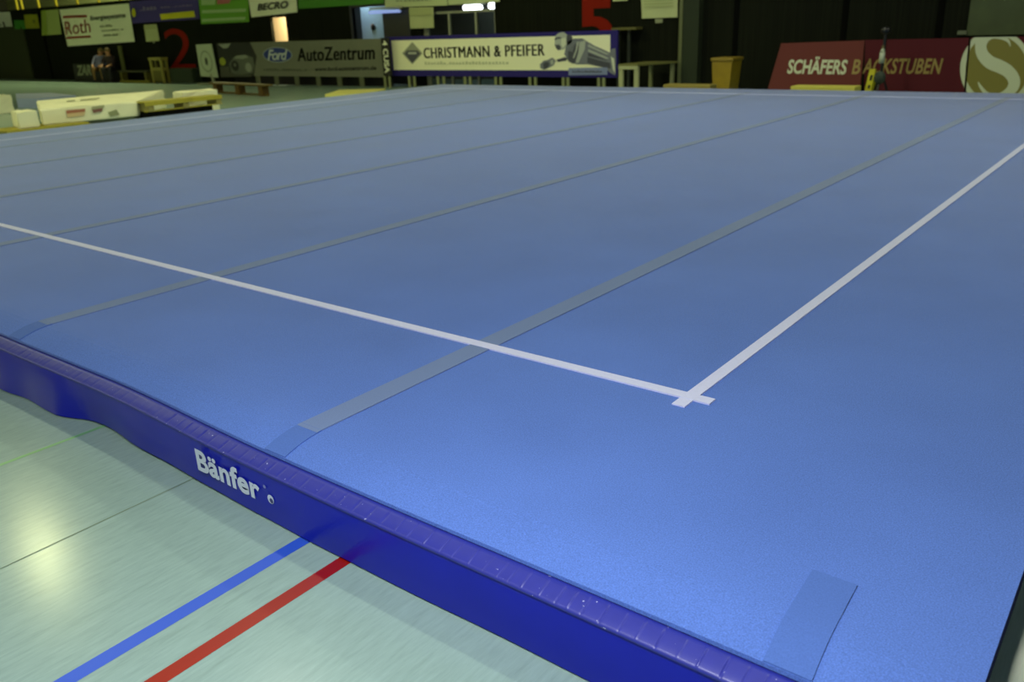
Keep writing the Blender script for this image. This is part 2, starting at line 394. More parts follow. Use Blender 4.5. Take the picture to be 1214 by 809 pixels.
# rim of the carpet sheet, 12 mm thick
dn = Vector((0, 0, -.012))
mb.grid([[r[0], r[0] + dn] for r in P]); mb.grid([[r[-1], r[-1] + dn] for r in P])
mb.grid([[p, p + dn] for p in P[0]]); mb.grid([[p, p + dn] for p in P[-1]])
mb.build('carpet', carpet_m, mat_root, smooth=False)
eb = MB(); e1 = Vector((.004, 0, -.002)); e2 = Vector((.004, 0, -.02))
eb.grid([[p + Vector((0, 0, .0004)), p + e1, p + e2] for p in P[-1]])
eb.build('edge_shade_strip', mat('navy_edge_shade', (16, 20, 48), .8, spec=.1), mat_root)  # dark strip standing in for shade on the right edge of the carpet
MB().box((XB + .05, .36, 0), (XE - .03, YB - .04, ZC - .045)).build('foam_base', mat('foam_blue', (38, 44, 70), .9), mat_root)

# grey blue hook-and-loop strips over the joints of the carpet rolls
sm = bpy.data.materials.new('seam_tape'); sm.use_nodes = True; carpet_material(sm, (112, 132, 176), .08, .8, (245, 242, 235))
pm = bpy.data.materials.new('patch_tape'); pm.use_nodes = True; carpet_material(pm, (82, 113, 186), .12, .7, (245, 242, 245))
def strip(name, x0, x1, y0, y1, m, w=.105, th=.004, label=None):
    """x0 at y0, x1 at y1"""
    ys = [y0 + t for t in (0, .01, .025, .045, .07, .1, .14, .2, .3) if y0 + t < y1 - .02] + (frange(y0 + .4, y1, 12) if y1 > y0 + .5 else [y1])
    top = []; bot = []
    for y in ys:
        x = x0 + (x1 - x0) * (y - y0) / (y1 - y0)
        r = []
        for s in (-1, 1): r.append(Vector((x + s * w / 2, y, ZC + droop(x, y))))
        top.append([r[0] + Vector((0, 0, th)), r[1] + Vector((0, 0, th))]); bot.append([r[0], r[1]])
    mb = MB(); mb.grid(top)
    mb.grid([[a[1], b_[1]] for a, b_ in zip(top, bot)]); mb.grid([[a[0], b_[0]] for a, b_ in zip(top, bot)])
    mb.quad(top[0][0], top[0][1], bot[0][1], bot[0][0]); mb.quad(top[-1][0], top[-1][1], bot[-1][1], bot[-1][0])
    o = mb.build(name, m, mat_root)
    if label: o['label'] = label
    return o
seams = [(-2.0, -2.0), (-4.0, -4.0), (-6.0, -6.0), (-8.0, -8.0), (-10.0, -10.0), (-12.0, -12.0)]
for a, c in seams:
    strip('seam_strip', a, c, edge_y(a) + .14, 13.3, sm)
    strip('strip_end', a, a, edge_y(a) + .001, edge_y(a) + .16, pm, w=.108, th=.004)
strip('carpet_patch', -.268, -.281, edge_y(-.27) + .001, .522, pm, w=.106, th=.004, label='short blue grey strip by the near corner')

# white boundary tape
tm = mat('white_tape', (206, 210, 245), .6, noise=.03, nscale=80, sheen=.2)
def tape(x0, y0, x1, y1, z, w=.05):
    d = Vector((x1 - x0, y1 - y0, 0)).normalized(); n = Vector((-d.y, d.x, 0)) * w / 2
    lo = MB(); a, c = Vector((x0, y0, ZC)), Vector((x1, y1, ZC))
    lo.prism([a - n, c - n, c + n, a + n], (0, 0, z))
    lo.build('boundary_tape', tm, mat_root)
tape(-12.95, 1.276, -.955, 1.276, .0060)
tape(-1.041, 1.185, -1.041, 13.08, .0050)
tape(-12.9, 13.03, -.95, 13.03, .0055, .055)
tape(-12.9, 1.2, -12.9, 13.05, .0052, .055)

# vinyl skirt: a folded hem with stitched pleats along the top, then the hanging face
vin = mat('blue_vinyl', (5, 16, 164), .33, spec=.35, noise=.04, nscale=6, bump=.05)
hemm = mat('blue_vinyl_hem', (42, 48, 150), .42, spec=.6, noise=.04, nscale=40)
# white glints on the hem, painted into its colour as pale noise specks
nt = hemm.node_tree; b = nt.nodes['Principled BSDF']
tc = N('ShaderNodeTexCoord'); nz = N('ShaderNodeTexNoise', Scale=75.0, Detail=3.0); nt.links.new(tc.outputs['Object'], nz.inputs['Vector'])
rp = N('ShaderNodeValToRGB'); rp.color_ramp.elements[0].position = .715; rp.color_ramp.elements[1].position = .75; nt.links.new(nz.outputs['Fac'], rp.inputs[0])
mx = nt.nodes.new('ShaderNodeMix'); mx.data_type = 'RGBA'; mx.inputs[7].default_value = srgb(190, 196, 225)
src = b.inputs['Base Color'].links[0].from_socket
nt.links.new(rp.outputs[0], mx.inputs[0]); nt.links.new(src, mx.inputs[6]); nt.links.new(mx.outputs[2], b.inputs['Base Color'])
rn = random.Random(3)
ticks = []; x = XE
while x > -6:
    sp = .024 if x > -.25 else (.045 if x > -1.2 else .06)
    x -= sp * rn.uniform(.75, 1.25); ticks.append((x, rn.uniform(.4, 1) * (1 if rn.random() < .8 else -1)))
def crease(x):
    s = 0
    for t, a in ticks:
        d = abs(x - t)
        w = .0032 if t > -1.4 else .0055
        if d < w: s -= a * .0034 * (1 - d / w)
    return s
def face_y(x):
    return edge_y(x) - .066
def face_bottom(x):
    pts = [(.2, .006), (-1.85, .008), (-2.6, .014), (-3.15, .014), (-3.4, .007), (-14, .006)]
    for (a, za), (c, zc) in zip(pts, pts[1:]):
        if c <= x <= a: return za + (zc - za) * sst(a, c, x)
    return .006
xs2 = []
x = XE + .012
while x > -4.6:
    xs2.append(x); x -= .002 if x > -1.4 else (.004 if x > -2.6 else .008)
xs2 += frange(-4.6, XB - .01, 50)
hem = []; face = []
for x in xs2:
    c = crease(x); ye = edge_y(x); yf = face_y(x)
    n = Vector((0, -.45, .9))
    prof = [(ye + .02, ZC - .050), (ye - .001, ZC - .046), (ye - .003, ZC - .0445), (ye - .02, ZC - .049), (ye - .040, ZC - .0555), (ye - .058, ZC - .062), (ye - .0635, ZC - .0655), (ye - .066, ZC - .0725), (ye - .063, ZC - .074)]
    r = []
    for k, (y, z) in enumerate(prof):
        q = Vector((x, y, z)) + n * (c if 2 < k < 6 else 0); r.append(q)
    hem.append(r)
    wob = (.006 * math.sin(x * 5.3) + .004 * math.sin(x * 11.7 + 1)) * (.2 + .8 * sst(-1.2, -2.4, x))
    fold = .008 * math.exp(-((x + 3.15) / .2) ** 2) - .042 * sst(-3.28, -3.5, x) + .014 * math.exp(-((x + 3.8) / .13) ** 2)
    wr = .012 * math.exp(-((x + .33) / .10) ** 2)     # drawn-in pucker near the corner
    zb = face_bottom(x); r = []
    for k in range(9):
        t = k / 8; z = ZC - .068 - (ZC - .068 - zb) * t
        flat = 1 - math.exp(-((x + 2.16) / .3) ** 2)
        y = yf + .006 - (.010 * math.sin(t * math.pi) * .3) + (wob * flat * t) + fold * t ** .8 + wr * math.sin(t * math.pi * .8) * (1 - t)
        r.append(Vector((x, y, z)))
    face.append(r)
skirt = MB().grid(face).build('skirt', vin, mat_root, smooth=True); skirt['label'] = 'dark blue vinyl skirt along the front'
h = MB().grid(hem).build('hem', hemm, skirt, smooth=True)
# the skirts on the other three sides
for nm, pts in (('skirt', [(XE - .03, .2), (XE - .03, YB - .03)]), ('skirt', [(XB + .03, .22), (XB + .03, YB - .03)]), ('skirt', [(XB + .03, YB - .03), (XE - .03, YB - .03)])):
    (x0, y0), (x1, y1) = pts
    nrm = Vector((y1 - y0, x0 - x1, 0)).normalized() * .006
    MB().prism([(x0, y0, .006), (x1, y1, .006), (x1, y1, ZC - .014), (x0, y0, ZC - .014)], nrm).build(nm, vin, mat_root)

# lettering on the skirt
yl = face_y(-2.16) - .0015
def skirt_pt(px, py): return at(px, py, yl)
bl = skirt_pt(237.5, 558); br = skirt_pt(310.5, 595.5); tl = skirt_pt(231, 531.5)
Wd = br.x - bl.x
lw = mat('white_print', (205, 215, 232), .5)
mb = MB()
v, f = text_mesh('Bänfer', .032, 0, 1.04)
# fit: baseline slopes with the cloth; cap height from the B
capz = tl.z - bl.z
v2, _ = text_mesh('B', .045)
slope = (br.z - bl.z) / Wd
mb.add([(tl.x + x * (br.x - tl.x), yl - .002, (bl.z + slope * x * Wd) + y * capz * 1.02) for x, y in v], f)
mb.build('lettering', lw, skirt)
bc = skirt_pt(321.5, 592)
mb = MB(); n = 24; r_ = .0165
mb.add([(bc.x + r_ * math.cos(2 * math.pi * i / n), yl - .002, bc.z + r_ * math.sin(2 * math.pi * i / n)) for i in range(n)], [list(range(n))])
mb.build('logo_disc', lw, skirt)
mb = MB()
mb.add([(bc.x + .004 + .0095 * math.cos(2 * math.pi * i / n), yl - .003, bc.z - .004 + .0095 * math.sin(2 * math.pi * i / n)) for i in range(n)], [list(range(n))])
mb.build('logo_dot', mat('navy_print', (60, 66, 120), .5), skirt)
rc = skirt_pt(314, 577)
mb = MB()
mb.add([(rc.x + .007 * math.cos(2 * math.pi * i / n), yl - .002, rc.z + .007 * math.sin(2 * math.pi * i / n)) for i in range(n)], [list(range(n))])
mb.build('trademark_dot', mat('dim_print', (120, 126, 190), .5), skirt)

# ================================================================== BACKGROUND THINGS
cream = mat('cream_board', (240, 240, 206), .6)
white = mat('white_banner', (232, 238, 208), .7)
dkgrey = mat('dark_print', (52, 54, 46), .6)
midgrey = mat('grey_print', (140, 146, 118), .6)
black = mat('black_print', (20, 20, 20), .6)
purple = mat('purple_frame', (44, 36, 112), .7, spec=.2)
steel = mat('pale_post', (132, 138, 96), .5)

# ---- cream sponsor board with purple frame
YC = 16.0
bl, br, tl = at(461, 90.5, YC), at(732, 91.5, YC), at(461, 43, YC); tr = at(732, 36.5, YC)
bl.x = tl.x = min(bl.x, tl.x); br.x = tr.x; zb = (bl.z + br.z) / 2; zt = (tl.z + tr.z) / 2
bl.z = br.z = zb; tl.z = tr.z = zt
f = Face(bl, br, tl)
cp_face = f
cp = f.panel('advertising_board', purple, .05); tag(cp, 'long cream sponsor board in a purple frame with CHRISTMANN & PFEIFER lettering', 'board', 'sponsor boards along the back of the mat')
f.rect('face', .029, .155, .975, .905, cream, cp)
f.ptext('lettering', 'CHRISTMANN & PFEIFER', (503, 69.3), (645.5, 66), (502, 56.8), dkgrey, cp, 2, weight=0, spacing=1.1, bold=.003)
q0 = inf(f, 504, 76.5); q1 = inf(f, 604, 72.5)
f.dashes('small_print', q0[0], q0[1], q1[0], q1[1], mat('pale_print', (196, 200, 164), .6), cp, 2, 26, 1)
dpx = lambda pts: [(488.8 + x, 62.8 + y) for x, y in pts]
f.ppoly('diamond', dpx([(-12, .5), (0, 13.5), (12, .5), (0, -13)]), mat('diamond_grey', (150, 154, 132), .5), cp, 2)
f.ppoly('diamond_shade', dpx([(-9.5, 1), (0, 12), (9.5, 1), (6, -3), (-6, -3)]), mat('diamond_dark', (74, 76, 88), .5), cp, 3)
f.ppoly('diamond_bar', dpx([(-5, 1.5), (5, 1.5), (5, -1), (-5, -1)]), mat('diamond_pale', (176, 180, 172), .5), cp, 4)
# the printed figure of a crouching worker in grey tones, as large flat patches
g1, g2, g3, g4 = (mat('ink_light', (170, 176, 168), .6), mat('ink_mid', (112, 116, 128), .6), mat('ink_dark', (66, 68, 82), .6), mat('ink_pale', (205, 210, 190), .6))
def pxf(pts):      # photo fractions inside the board region 600..760 crop
    out = []
    for X, Y in pts:
        p_ = at(600 + X * 160 / 1214, 30 + Y * 80 / 607, YC)
        out.append(((p_.x - f.o.x) / f.u.x, (p_.z - f.o.z) / f.w.z))
    return out
art = [('print_head', [(440, 120), (452, 88), (480, 66), (520, 60), (552, 84), (556, 140), (548, 190), (520, 218), (478, 222), (456, 205), (440, 170)], g1, 3),
       ('print_brow', [(440, 118), (470, 104), (500, 108), (498, 120), (470, 122), (442, 134)], g3, 4),
       ('print_beard', [(440, 170), (458, 178), (478, 170), (498, 196), (490, 222), (468, 222), (452, 205)], g3, 4),
       ('print_cheek', [(498, 120), (540, 110), (545, 170), (515, 205), (500, 180)], g4, 4),
       ('print_hair', [(548, 92), (575, 80), (600, 108), (592, 160), (560, 180), (548, 150)], g3, 4),
       ('print_back', [(545, 175), (600, 120), (690, 118), (740, 150), (800, 185), (860, 210), (935, 245), (950, 215), (985, 205), (990, 330), (985, 450), (940, 430), (900, 385), (740, 350), (640, 352), (570, 330), (525, 260)], g2, 3),
       ('print_collar', [(548, 150), (600, 125), (625, 170), (600, 240), (560, 230)], g2, 4),
       ('print_arm', [(560, 230), (625, 165), (660, 190), (640, 330), (600, 345), (560, 315)], g3, 4),
       ('print_sleeve', [(665, 150), (720, 135), (712, 215), (655, 340), (628, 335), (655, 240)], g1, 5),
       ('print_strap', [(640, 150), (660, 145), (640, 235), (615, 300), (605, 290), (630, 220)], g1, 5),
       ('print_side', [(735, 285), (850, 318), (940, 338), (945, 390), (840, 368), (733, 338)], g3, 4),
       ('print_fold', [(740, 170), (900, 246), (935, 262), (905, 262), (742, 192)], g1, 4),
       ('print_fold', [(742, 215), (900, 282), (930, 300), (900, 300), (742, 236)], g1, 4),
       ('print_shadow', [(740, 245), (880, 300), (920, 320), (740, 276)], g3, 4),
       ('print_trouser', [(945, 280), (975, 300), (985, 430), (965, 400)], g4, 4),
       ('print_hand', [(308, 350), (340, 318), (375, 312), (420, 290), (448, 318), (430, 360), (380, 385), (345, 400), (310, 385)], g2, 3),
       ('print_glove', [(335, 345), (370, 325), (395, 345), (375, 385), (345, 395)], g3, 4),
       ('print_finger', [(400, 320), (425, 305), (430, 345), (410, 360)], g1, 4),
       ('print_forearm', [(450, 312), (530, 285), (555, 300), (545, 318), (470, 330)], g3, 3)]
for nm, pts, m, k in art: f.poly(nm, pxf(pts), m, cp, k)
f.poly('caption_bar', pxf([(565, 385), (915, 378), (915, 445), (565, 450)]), mat('caption_blue', (122, 134, 176), .6), cp, 4)
q = pxf([(600, 405), (870, 425)]); f.dashes('caption', q[0][0], q[1][1], q[1][0], q[0][1], g3, cp, 5, 12, 4)
for px in (485.5, 491.5, 519.5, 526.5, 551.5, 557.8, 588, 594, 628.5, 635, 668, 673.5, 710, 716):
    p = at(px, 96, YC + .03)
    MB().box((p.x - .035, YC + .01, 0), (p.x + .035, YC + .05, zb + .02)).build('leg', steel, cp)
# narrow black end panel with upright white lettering
bl, br, tl = at(455, 90, YC - .25), at(464.5, 90, YC - .25), at(453.5, 45, YC - .25)
tl.x = bl.x
f2 = Face(bl, br, tl)
ep = f2.panel('end_banner', black, .03); tag(ep, 'narrow black upright banner with white sideways lettering between the grey and the cream board', 'banner')
f2.text('lettering', '4 CUSA', .18, .07, .8, .93, white, ep, 1, weight=.03, rot=True)
for px in (456.5, 462):
    p = at(px, 95, YC - .22); MB().box((p.x - .03, YC - .24, 0), (p.x + .03, YC - .2, bl.z + .02)).build('leg', steel, ep)

# ---- grey car dealer board
YA = 15.9
bl, br, tl, tr = at(262, 92, YA), at(454.5, 89, YA), at(257, 51, YA), at(452, 46, YA)
x0, x1 = (bl.x + tl.x) / 2, (br.x + tr.x) / 2; z0, z1 = (bl.z + br.z) / 2, (tl.z + tr.z) / 2
f = Face((x0, YA, z0), (x1, YA, z0), (x0, YA, z1))
gb_ = mat('silver_board', (110, 114, 96), .7, noise=.06, nscale=2)
fb = f.panel('advertising_board', gb_, .05); tag(fb, 'grey sponsor board with blue oval emblem, AutoZentrum lettering and a car picture', 'board', 'sponsor boards along the back of the mat')
def ff(X, Y):      # photo pixel -> fraction on this board
    p_ = at(X, Y, YA); return ((p_.x - x0) / (x1 - x0), (p_.z - z0) / (z1 - z0))
pic = [ff(*q) for q in ((256.5, 51.5), (296, 48.5), (304.5, 67), (301, 90.5), (261, 92))]
pic = [(max(0, min(1, a)), max(0, min(1, c))) for a, c in pic]
f.poly('picture', pic, mat('picture_black', (22, 24, 20), .5), fb)
cg = mat('car_grey', (92, 98, 84), .5); cl = mat('car_light', (140, 148, 130), .5)
f.poly('picture_car', [ff(*q) for q in ((272, 75), (278, 67), (292, 65), (300, 68), (302, 78), (300, 87), (280, 89), (272, 84))], cg, fb, 2)
f.poly('picture_roof', [ff(*q) for q in ((277, 69), (281, 66), (291, 65), (295, 68), (288, 70))], cl, fb, 3)
f.disc('picture_wheel', *ff(279, 78), .026, .16, mat('wheel_dark', (16, 16, 14), .5), fb, 3)
f.disc('picture_wheel', *ff(295, 80), .022, .14, cl, fb, 3)
f.disc('picture_hub', *ff(279, 77), .010, .06, cg, fb, 4)
f.poly('picture_window', [ff(*q) for q in ((258.5, 52.5), (274, 51.5), (270, 57), (265, 57.5))], cl, fb, 2)
f.disc('picture_lamp', *ff(264, 73), .022, .12, mat('picture_yellow', (150, 160, 40), .5), fb, 2)
f.poly('picture_road', [ff(*q) for q in ((261, 79), (273, 79), (276, 88), (299, 88.5), (298, 91), (262, 91.5))], mat('picture_road', (70, 72, 58), .5), fb, 2)
f.disc('oval', *ff(329, 65), .093, .225, mat('oval_silver', (150, 160, 160), .4), fb, 2)
f.disc('oval', *ff(329, 65), .088, .20, mat('oval_blue', (28, 50, 128), .4), fb, 3)
a0, b0 = ff(318, 71.5); a1, b1 = ff(341, 58.5)
f.text('script', 'Ford', a0, b0, a1, b1, mat('oval_white', (190, 200, 200), .4), fb, 4, weight=.02, shear=.35, spacing=.85)
a0, b0 = ff(353, 71); a1, b1 = ff(444, 56)
f.ptext('lettering', 'AutoZentrum', (353, 73), (444, 70.5), (352.5, 57), mat('lettering_dark', (36, 38, 32), .6), fb, 2, weight=.01, spacing=1.05, bold=.004)
a0, b0 = ff(373, 84); a1, b1 = ff(446, 79.5)
f.ptext('web_address', 'www.ford-autozentrum.de', (373, 84.5), (446, 83), (373, 79.5), MATS['lettering_dark'], fb, 2, weight=.03)
a0, b0 = ff(313, 84); a1, b1 = ff(365, 80.5)
f.dashes('small_print', a0, b0, a1, b1, mat('grey_small', (78, 82, 68), .6), fb, 2, 16, 9)
for px in (306, 328, 352, 377.5, 402.5, 429):
    p = at(px, 96, YA + .02); MB().box((p.x - .09, YA + .01, 0), (p.x + .09, YA + .04, z0 + .02)).build('leg', mat('board_leg', (86, 92, 68), .6), fb)
MB().box((x0 + .3, YA + .3, .0), (x1, YA + .34, z0 + .1)).build('back_flap', mat('black_cloth', (10, 10, 10), .9), fb)

# ---- dark red bakery boards
YR = 15.6
redl, redd = mat('bakery_red_lit', (98, 48, 42), .8, spec=.2), mat('bakery_red', (78, 24, 30), .8, spec=.2)  # redl: the red lightened for light falling on the board that leans back
cre = mat('bakery_cream', (190, 198, 164), .7); ol = mat('bakery_olive', (118, 112, 38), .6); gold = mat('bakery_gold', (140, 122, 58), .6)
def zt_(p): return p.z
lt, rt = at(925, 51.5, YR), at(1024, 48, YR); lb, rb = at(916, 106, YR), at(1023.5, 108, YR)
tilt = .22
hgt = lt.z
f = Face((lb.x - .05, YR - tilt, 0), (rb.x, YR - tilt, 0), (lt.x, YR + .05, lt.z), tr=(rt.x, YR - tilt + (tilt + .05) * rt.z / lt.z, rt.z))
r1 = f.panel('advertising_board', redl, .04); tag(r1, 'brown red sponsor board with cream SCHÄFERS lettering leaning back at the far edge', 'board', 'sponsor boards along the back of the mat')
a0, b0 = inf(f, 934, 88); a1, b1 = inf(f, 1006, 70)
f.ptext('lettering', 'SCHÄFERS', (933, 87.5), (1004, 88.5), (934, 70.5), cre, r1, 1, weight=.028, shear=.2, spacing=1.0, ref='S')
a0, b0 = inf(f, 1011, 87); a1, b1 = inf(f, 1022, 71)
f.ptext('lettering', 'B', (1009.5, 88), (1019.5, 88), (1010.5, 70.5), gold, r1, 1, weight=.02, shear=.2)
MB().prism([f.p(.1, .3, -10), f.p(.16, .3, -10), f.p(.16, 0, -10) + Vector((0, .45, 0)), f.p(.1, 0, -10) + Vector((0, .45, 0))], (0, .02, 0)).build('prop', black, r1)
# second board
lt, rt = at(1025, 47.5, YR - .05), at(1148, 45, YR - .05)
f = Face((at(1025, 108, YR - .05).x - .0, YR - .05, 0), (at(1143.3, 109, YR - .05).x, YR - .05, 0), (lt.x, YR - .01, lt.z), tr=(rt.x, YR - .05 + .04 * rt.z / lt.z, rt.z))
r2 = f.panel('advertising_board', redd, .04); tag(r2, 'dark red sponsor board with olive ACKSTUBEN lettering behind the black stand', 'board', 'sponsor boards along the back of the mat')
a0, b0 = inf(f, 1024, 88); a1, b1 = inf(f, 1120, 69)
f.ptext('lettering', 'ACKSTUBEN', (1022, 87.5), (1116, 88), (1024, 69.5), gold, r2, 1, weight=.022, shear=.2, spacing=1.04)
def disc_clip(f_, cx, cy, rx, ry, x0_, x1_, n=80):
    """circle in photo pixels clipped to the board"""
    pts = []
    for i in range(n):
        t = 2 * math.pi * i / n; X, Y = cx + rx * math.cos(t), cy + ry * math.sin(t)
        a, c = inf(f_, X, Y); pts.append((max(0, min(1, a)), max(0, min(1, c))))
    out = []
    for q in pts:
        if not out or abs(q[0] - out[-1][0]) + abs(q[1] - out[-1][1]) > 1e-5: out.append(q)
    return out
EC = (1182, 81, 45, 46); EI = (1182, 81, 38.5, 39.5)
f.poly('emblem_ring', disc_clip(f, *EC, 0, 1), cre, r2, 1)
f.poly('emblem_disc', disc_clip(f, *EI, 0, 1), ol, r2, 2)
# third board carries the rest of the emblem
lt, rt = at(1150.6, 44.5, YR - .07), at(1300, 42, YR - .07)
f3 = Face((at(1145.8, 109, YR - .07).x, YR - .07, 0), (at(1300, 112, YR - .07).x, YR - .07, 0), (lt.x, YR - .03, lt.z), tr=(rt.x, YR - .07 + .04 * rt.z / lt.z, rt.z))
r3 = f3.panel('advertising_board', redd, .04); tag(r3, 'sponsor board at the right edge with a large cream S in an olive disc', 'board', 'sponsor boards along the back of the mat')
f3.poly('emblem_ring', disc_clip(f3, *EC, 0, 1), cre, r3, 1)
f3.poly('emblem_disc', disc_clip(f3, *EI, 0, 1), ol, r3, 2)
# the S: a swelling stroke (centre line and width in photo pixels)
path = [(1200, 55, .8), (1198, 49, 3.5), (1190, 43.5, 7), (1178, 41, 10), (1168, 45, 13), (1163.5, 54, 14), (1166, 65, 15), (1175, 74, 16), (1187, 79, 16), (1197, 85, 15.5), (1203, 94, 15), (1202, 103, 13), (1194, 111, 10), (1181, 115, 7), (1170, 111, 5), (1163, 103, 3.5), (1160, 97, .8)]
def catmull(p, n=6):
    o = []
    for i in range(len(p) - 1):
        p0, p1, p2, p3 = p[max(i - 1, 0)], p[i], p[i + 1], p[min(i + 2, len(p) - 1)]
        for k in range(n):
            t = k / n
            o.append(tuple(.5 * (2 * b_ + (c - a) * t + (2 * a - 5 * b_ + 4 * c - d_) * t * t + (3 * b_ - a - 3 * c + d_) * t ** 3) for a, b_, c, d_ in zip(p0, p1, p2, p3)))
    return o + [p[-1]]
path = catmull(path); polys = []
L = []; Rr = []
for i, (X, Y, w) in enumerate(path):
    X2, Y2, _ = path[min(i + 1, len(path) - 1)]; X1, Y1, _ = path[max(i - 1, 0)]
    dx, dy = X2 - X1, Y2 - Y1; l = math.hypot(dx, dy) or 1
    L.append((X - dy / l * w / 2, Y + dx / l * w / 2)); Rr.append((X + dy / l * w / 2, Y - dx / l * w / 2))
cl01 = lambda q: (q[0], max(0, min(1, q[1])))
for i in range(len(path) - 1):
    polys.append([cl01(inf(f3, *q)) for q in (L[i], L[i + 1], Rr[i + 1], Rr[i])])
f3.polys('emblem_letter', polys, cre, r3, 3)

# ---- yellow warning sign and black stand in front of the red boards
ya = mat('warning_yellow', (196, 190, 32), .5)
YS = 14.9
bl, br, tl, tr = at(1023, 108, YS), at(1031, 108, YS), at(1031, 82, YS), at(1038, 82, YS)
bl.z = br.z = 0
sp = empty('warning_stand', (bl.x, YS, 0), 'slanted yellow plastic warning stand with black marks in front of the red boards', 'sign')
pn = MB().prism([bl, br, tr, tl], (0, .03, 0)).build('front_panel', ya, sp)
MB().prism([bl + Vector((.02, .3, 0)), br + Vector((.02, .3, 0)), tr + Vector((0, .03, 0)), tl + Vector((0, .03, 0))], (0, .02, 0)).build('rear_panel', ya, sp)
for k, h in ((.42, .10), (.66, .16)):
    c0 = bl.lerp(tl, k) + (br - bl) * .35; c1 = bl.lerp(tl, k + h) + (br - bl) * .35; w_ = (br - bl) * .35
    MB().prism([c0, c0 + w_, c1 + w_, c1], (0, -.004, 0)).build('mark', black, pn)
# tripod stand
YT = 15.0
base = at(1043, 108, YT); base.z = 0; topp = at(1050, 36, YT)
bx = (base.x + topp.x) / 2
ts_ = empty('tripod_stand', (bx, YT, 0), 'thin black tripod stand with a pale bottle before the dark red board', 'stand')
blk = mat('black_metal', (14, 14, 14), .4)
MB().bar((bx, YT, .3), (bx, YT, topp.z), .028).build('pole', blk, ts_)
for k in range(3):
    t = k * 2.094 + .5
    MB().bar((bx, YT, .52), (bx + .19 * math.cos(t), YT + .19 * math.sin(t), .015), .02).build('leg', blk, ts_)
MB().ball((bx, YT, topp.z), .075, sc=(1.2, 1, .9)).build('head', blk, ts_, smooth=True)
p1, p2 = at(1050, 75, YT - .06), at(1050, 62, YT - .06)
bt = MB().bar((bx, YT - .06, p1.z), (bx, YT - .06, p2.z), .045, 14).bar((bx, YT - .06, p2.z), (bx, YT - .06, p2.z + .06), .045, 14, r2=.022).build('bottle', mat('bottle_pale', (176, 186, 160), .4), ts_, smooth=True)
MB().bar((bx, YT - .06, p2.z + .06), (bx, YT - .06, p2.z + .11), .022, 12).build('cap', mat('bottle_cap', (110, 100, 60), .5), bt)
pb = at(1043, 92, YT - .1)
MB().ball((pb.x, YT - .1, pb.z), .11, sc=(.9, .6, 1)).build('bag', mat('bag_grey', (48, 58, 48), .8, noise=.5, nscale=14, bump=.6), ts_, smooth=True)

# ---- table behind the cream board, its upper shelf, and a bin
tt = mat('table_top', (112, 112, 58), .5); tl_ = mat('table_leg', (128, 132, 92), .5)
zt = at(740, 76, 15.2).z
xl_, xr_ = at(733, 80, 15.2).x, at(756, 80, 15.2).x; xr2 = at(803, 75, 16.3).x
tb = empty('long_table', ((xl_ + xr_) / 2, 15.75, 0), 'long pale table standing behind the right end of the cream board', 'table')
MB().prism([(xl_, 15.2, zt - .04), (xr_, 15.2, zt - .04), (xr2, 16.3, zt - .04), (xl_ + .08, 16.3, zt - .04)], (0, 0, .04)).build('tabletop', tt, tb)
MB().box((xl_, 15.2, zt - .11), (xr_, 15.24, zt - .04)).build('apron', mat('table_edge', (168, 172, 128), .5), tb)
for (lx, ly, w_) in ((xr_ - .05, 15.22, .05), (xr2 - .1, 16.24, .04), (xl_ + .05, 15.22, .05), (xl_ + .2, 16.24, .04)):
    MB().box((lx - w_, ly, 0), (lx + w_, ly + .06, zt - .04)).build('leg', MATS['table_edge'] if ly < 15.3 else tl_, tb)
# slim rack with a thin top shelf on the wall behind the table
p0, p1 = at(729, 34, 16.4), at(758, 33, 16.4)
rk = empty('wall_rack', ((p0.x + p1.x) / 2, 16.4, 0), 'slim dark rack with a thin olive top shelf behind the long table', 'rack')
MB().box((p0.x, 16.25, p0.z - .03), (p1.x, 16.55, p0.z + .02)).build('shelf', mat('rack_shelf', (96, 94, 40), .6), rk)
for px in (733, 745.5):
    xx = at(px, 55, 16.4).x; MB().box((xx - .03, 16.38, 0), (xx + .03, 16.44, p0.z - .03)).build('upright', mat('rack_upright', (58, 64, 52), .5), rk)
YBN = 15.3
p0, p1, p2, p3 = at(844, 104, YBN), at(865, 104, YBN), at(869, 69, YBN), at(845, 68, YBN)
bn = empty('waste_bin', ((p0.x + p1.x) / 2, YBN + .2, 0), 'mustard yellow tapering bin beside the grey green pillar', 'bin')
a_, b_, c_, d_ = Vector((p0.x + .03, YBN, 0)), Vector((p1.x - .02, YBN, 0)), Vector((p2.x, YBN - .03, p2.z - .05)), Vector((p3.x, YBN - .03, p2.z - .05))
bk = Vector((0, .42, 0))
MB().add([a_, b_, c_, d_, a_ + bk, b_ + bk, c_ + bk * 1.1, d_ + bk * 1.1], [(0, 1, 2, 3), (5, 4, 7, 6), (1, 5, 6, 2), (4, 0, 3, 7), (3, 2, 6, 7), (0, 4, 5, 1)]).build('body', mat('bin_mustard', (150, 126, 22), .5, noise=.1, nscale=6), bn)
MB().box((p3.x - .02, YBN - .06, p2.z - .05), (p2.x + .03, YBN + .45, p2.z + .01), bev=.015).build('lid', mat('bin_lid', (140, 118, 30), .5), bn)

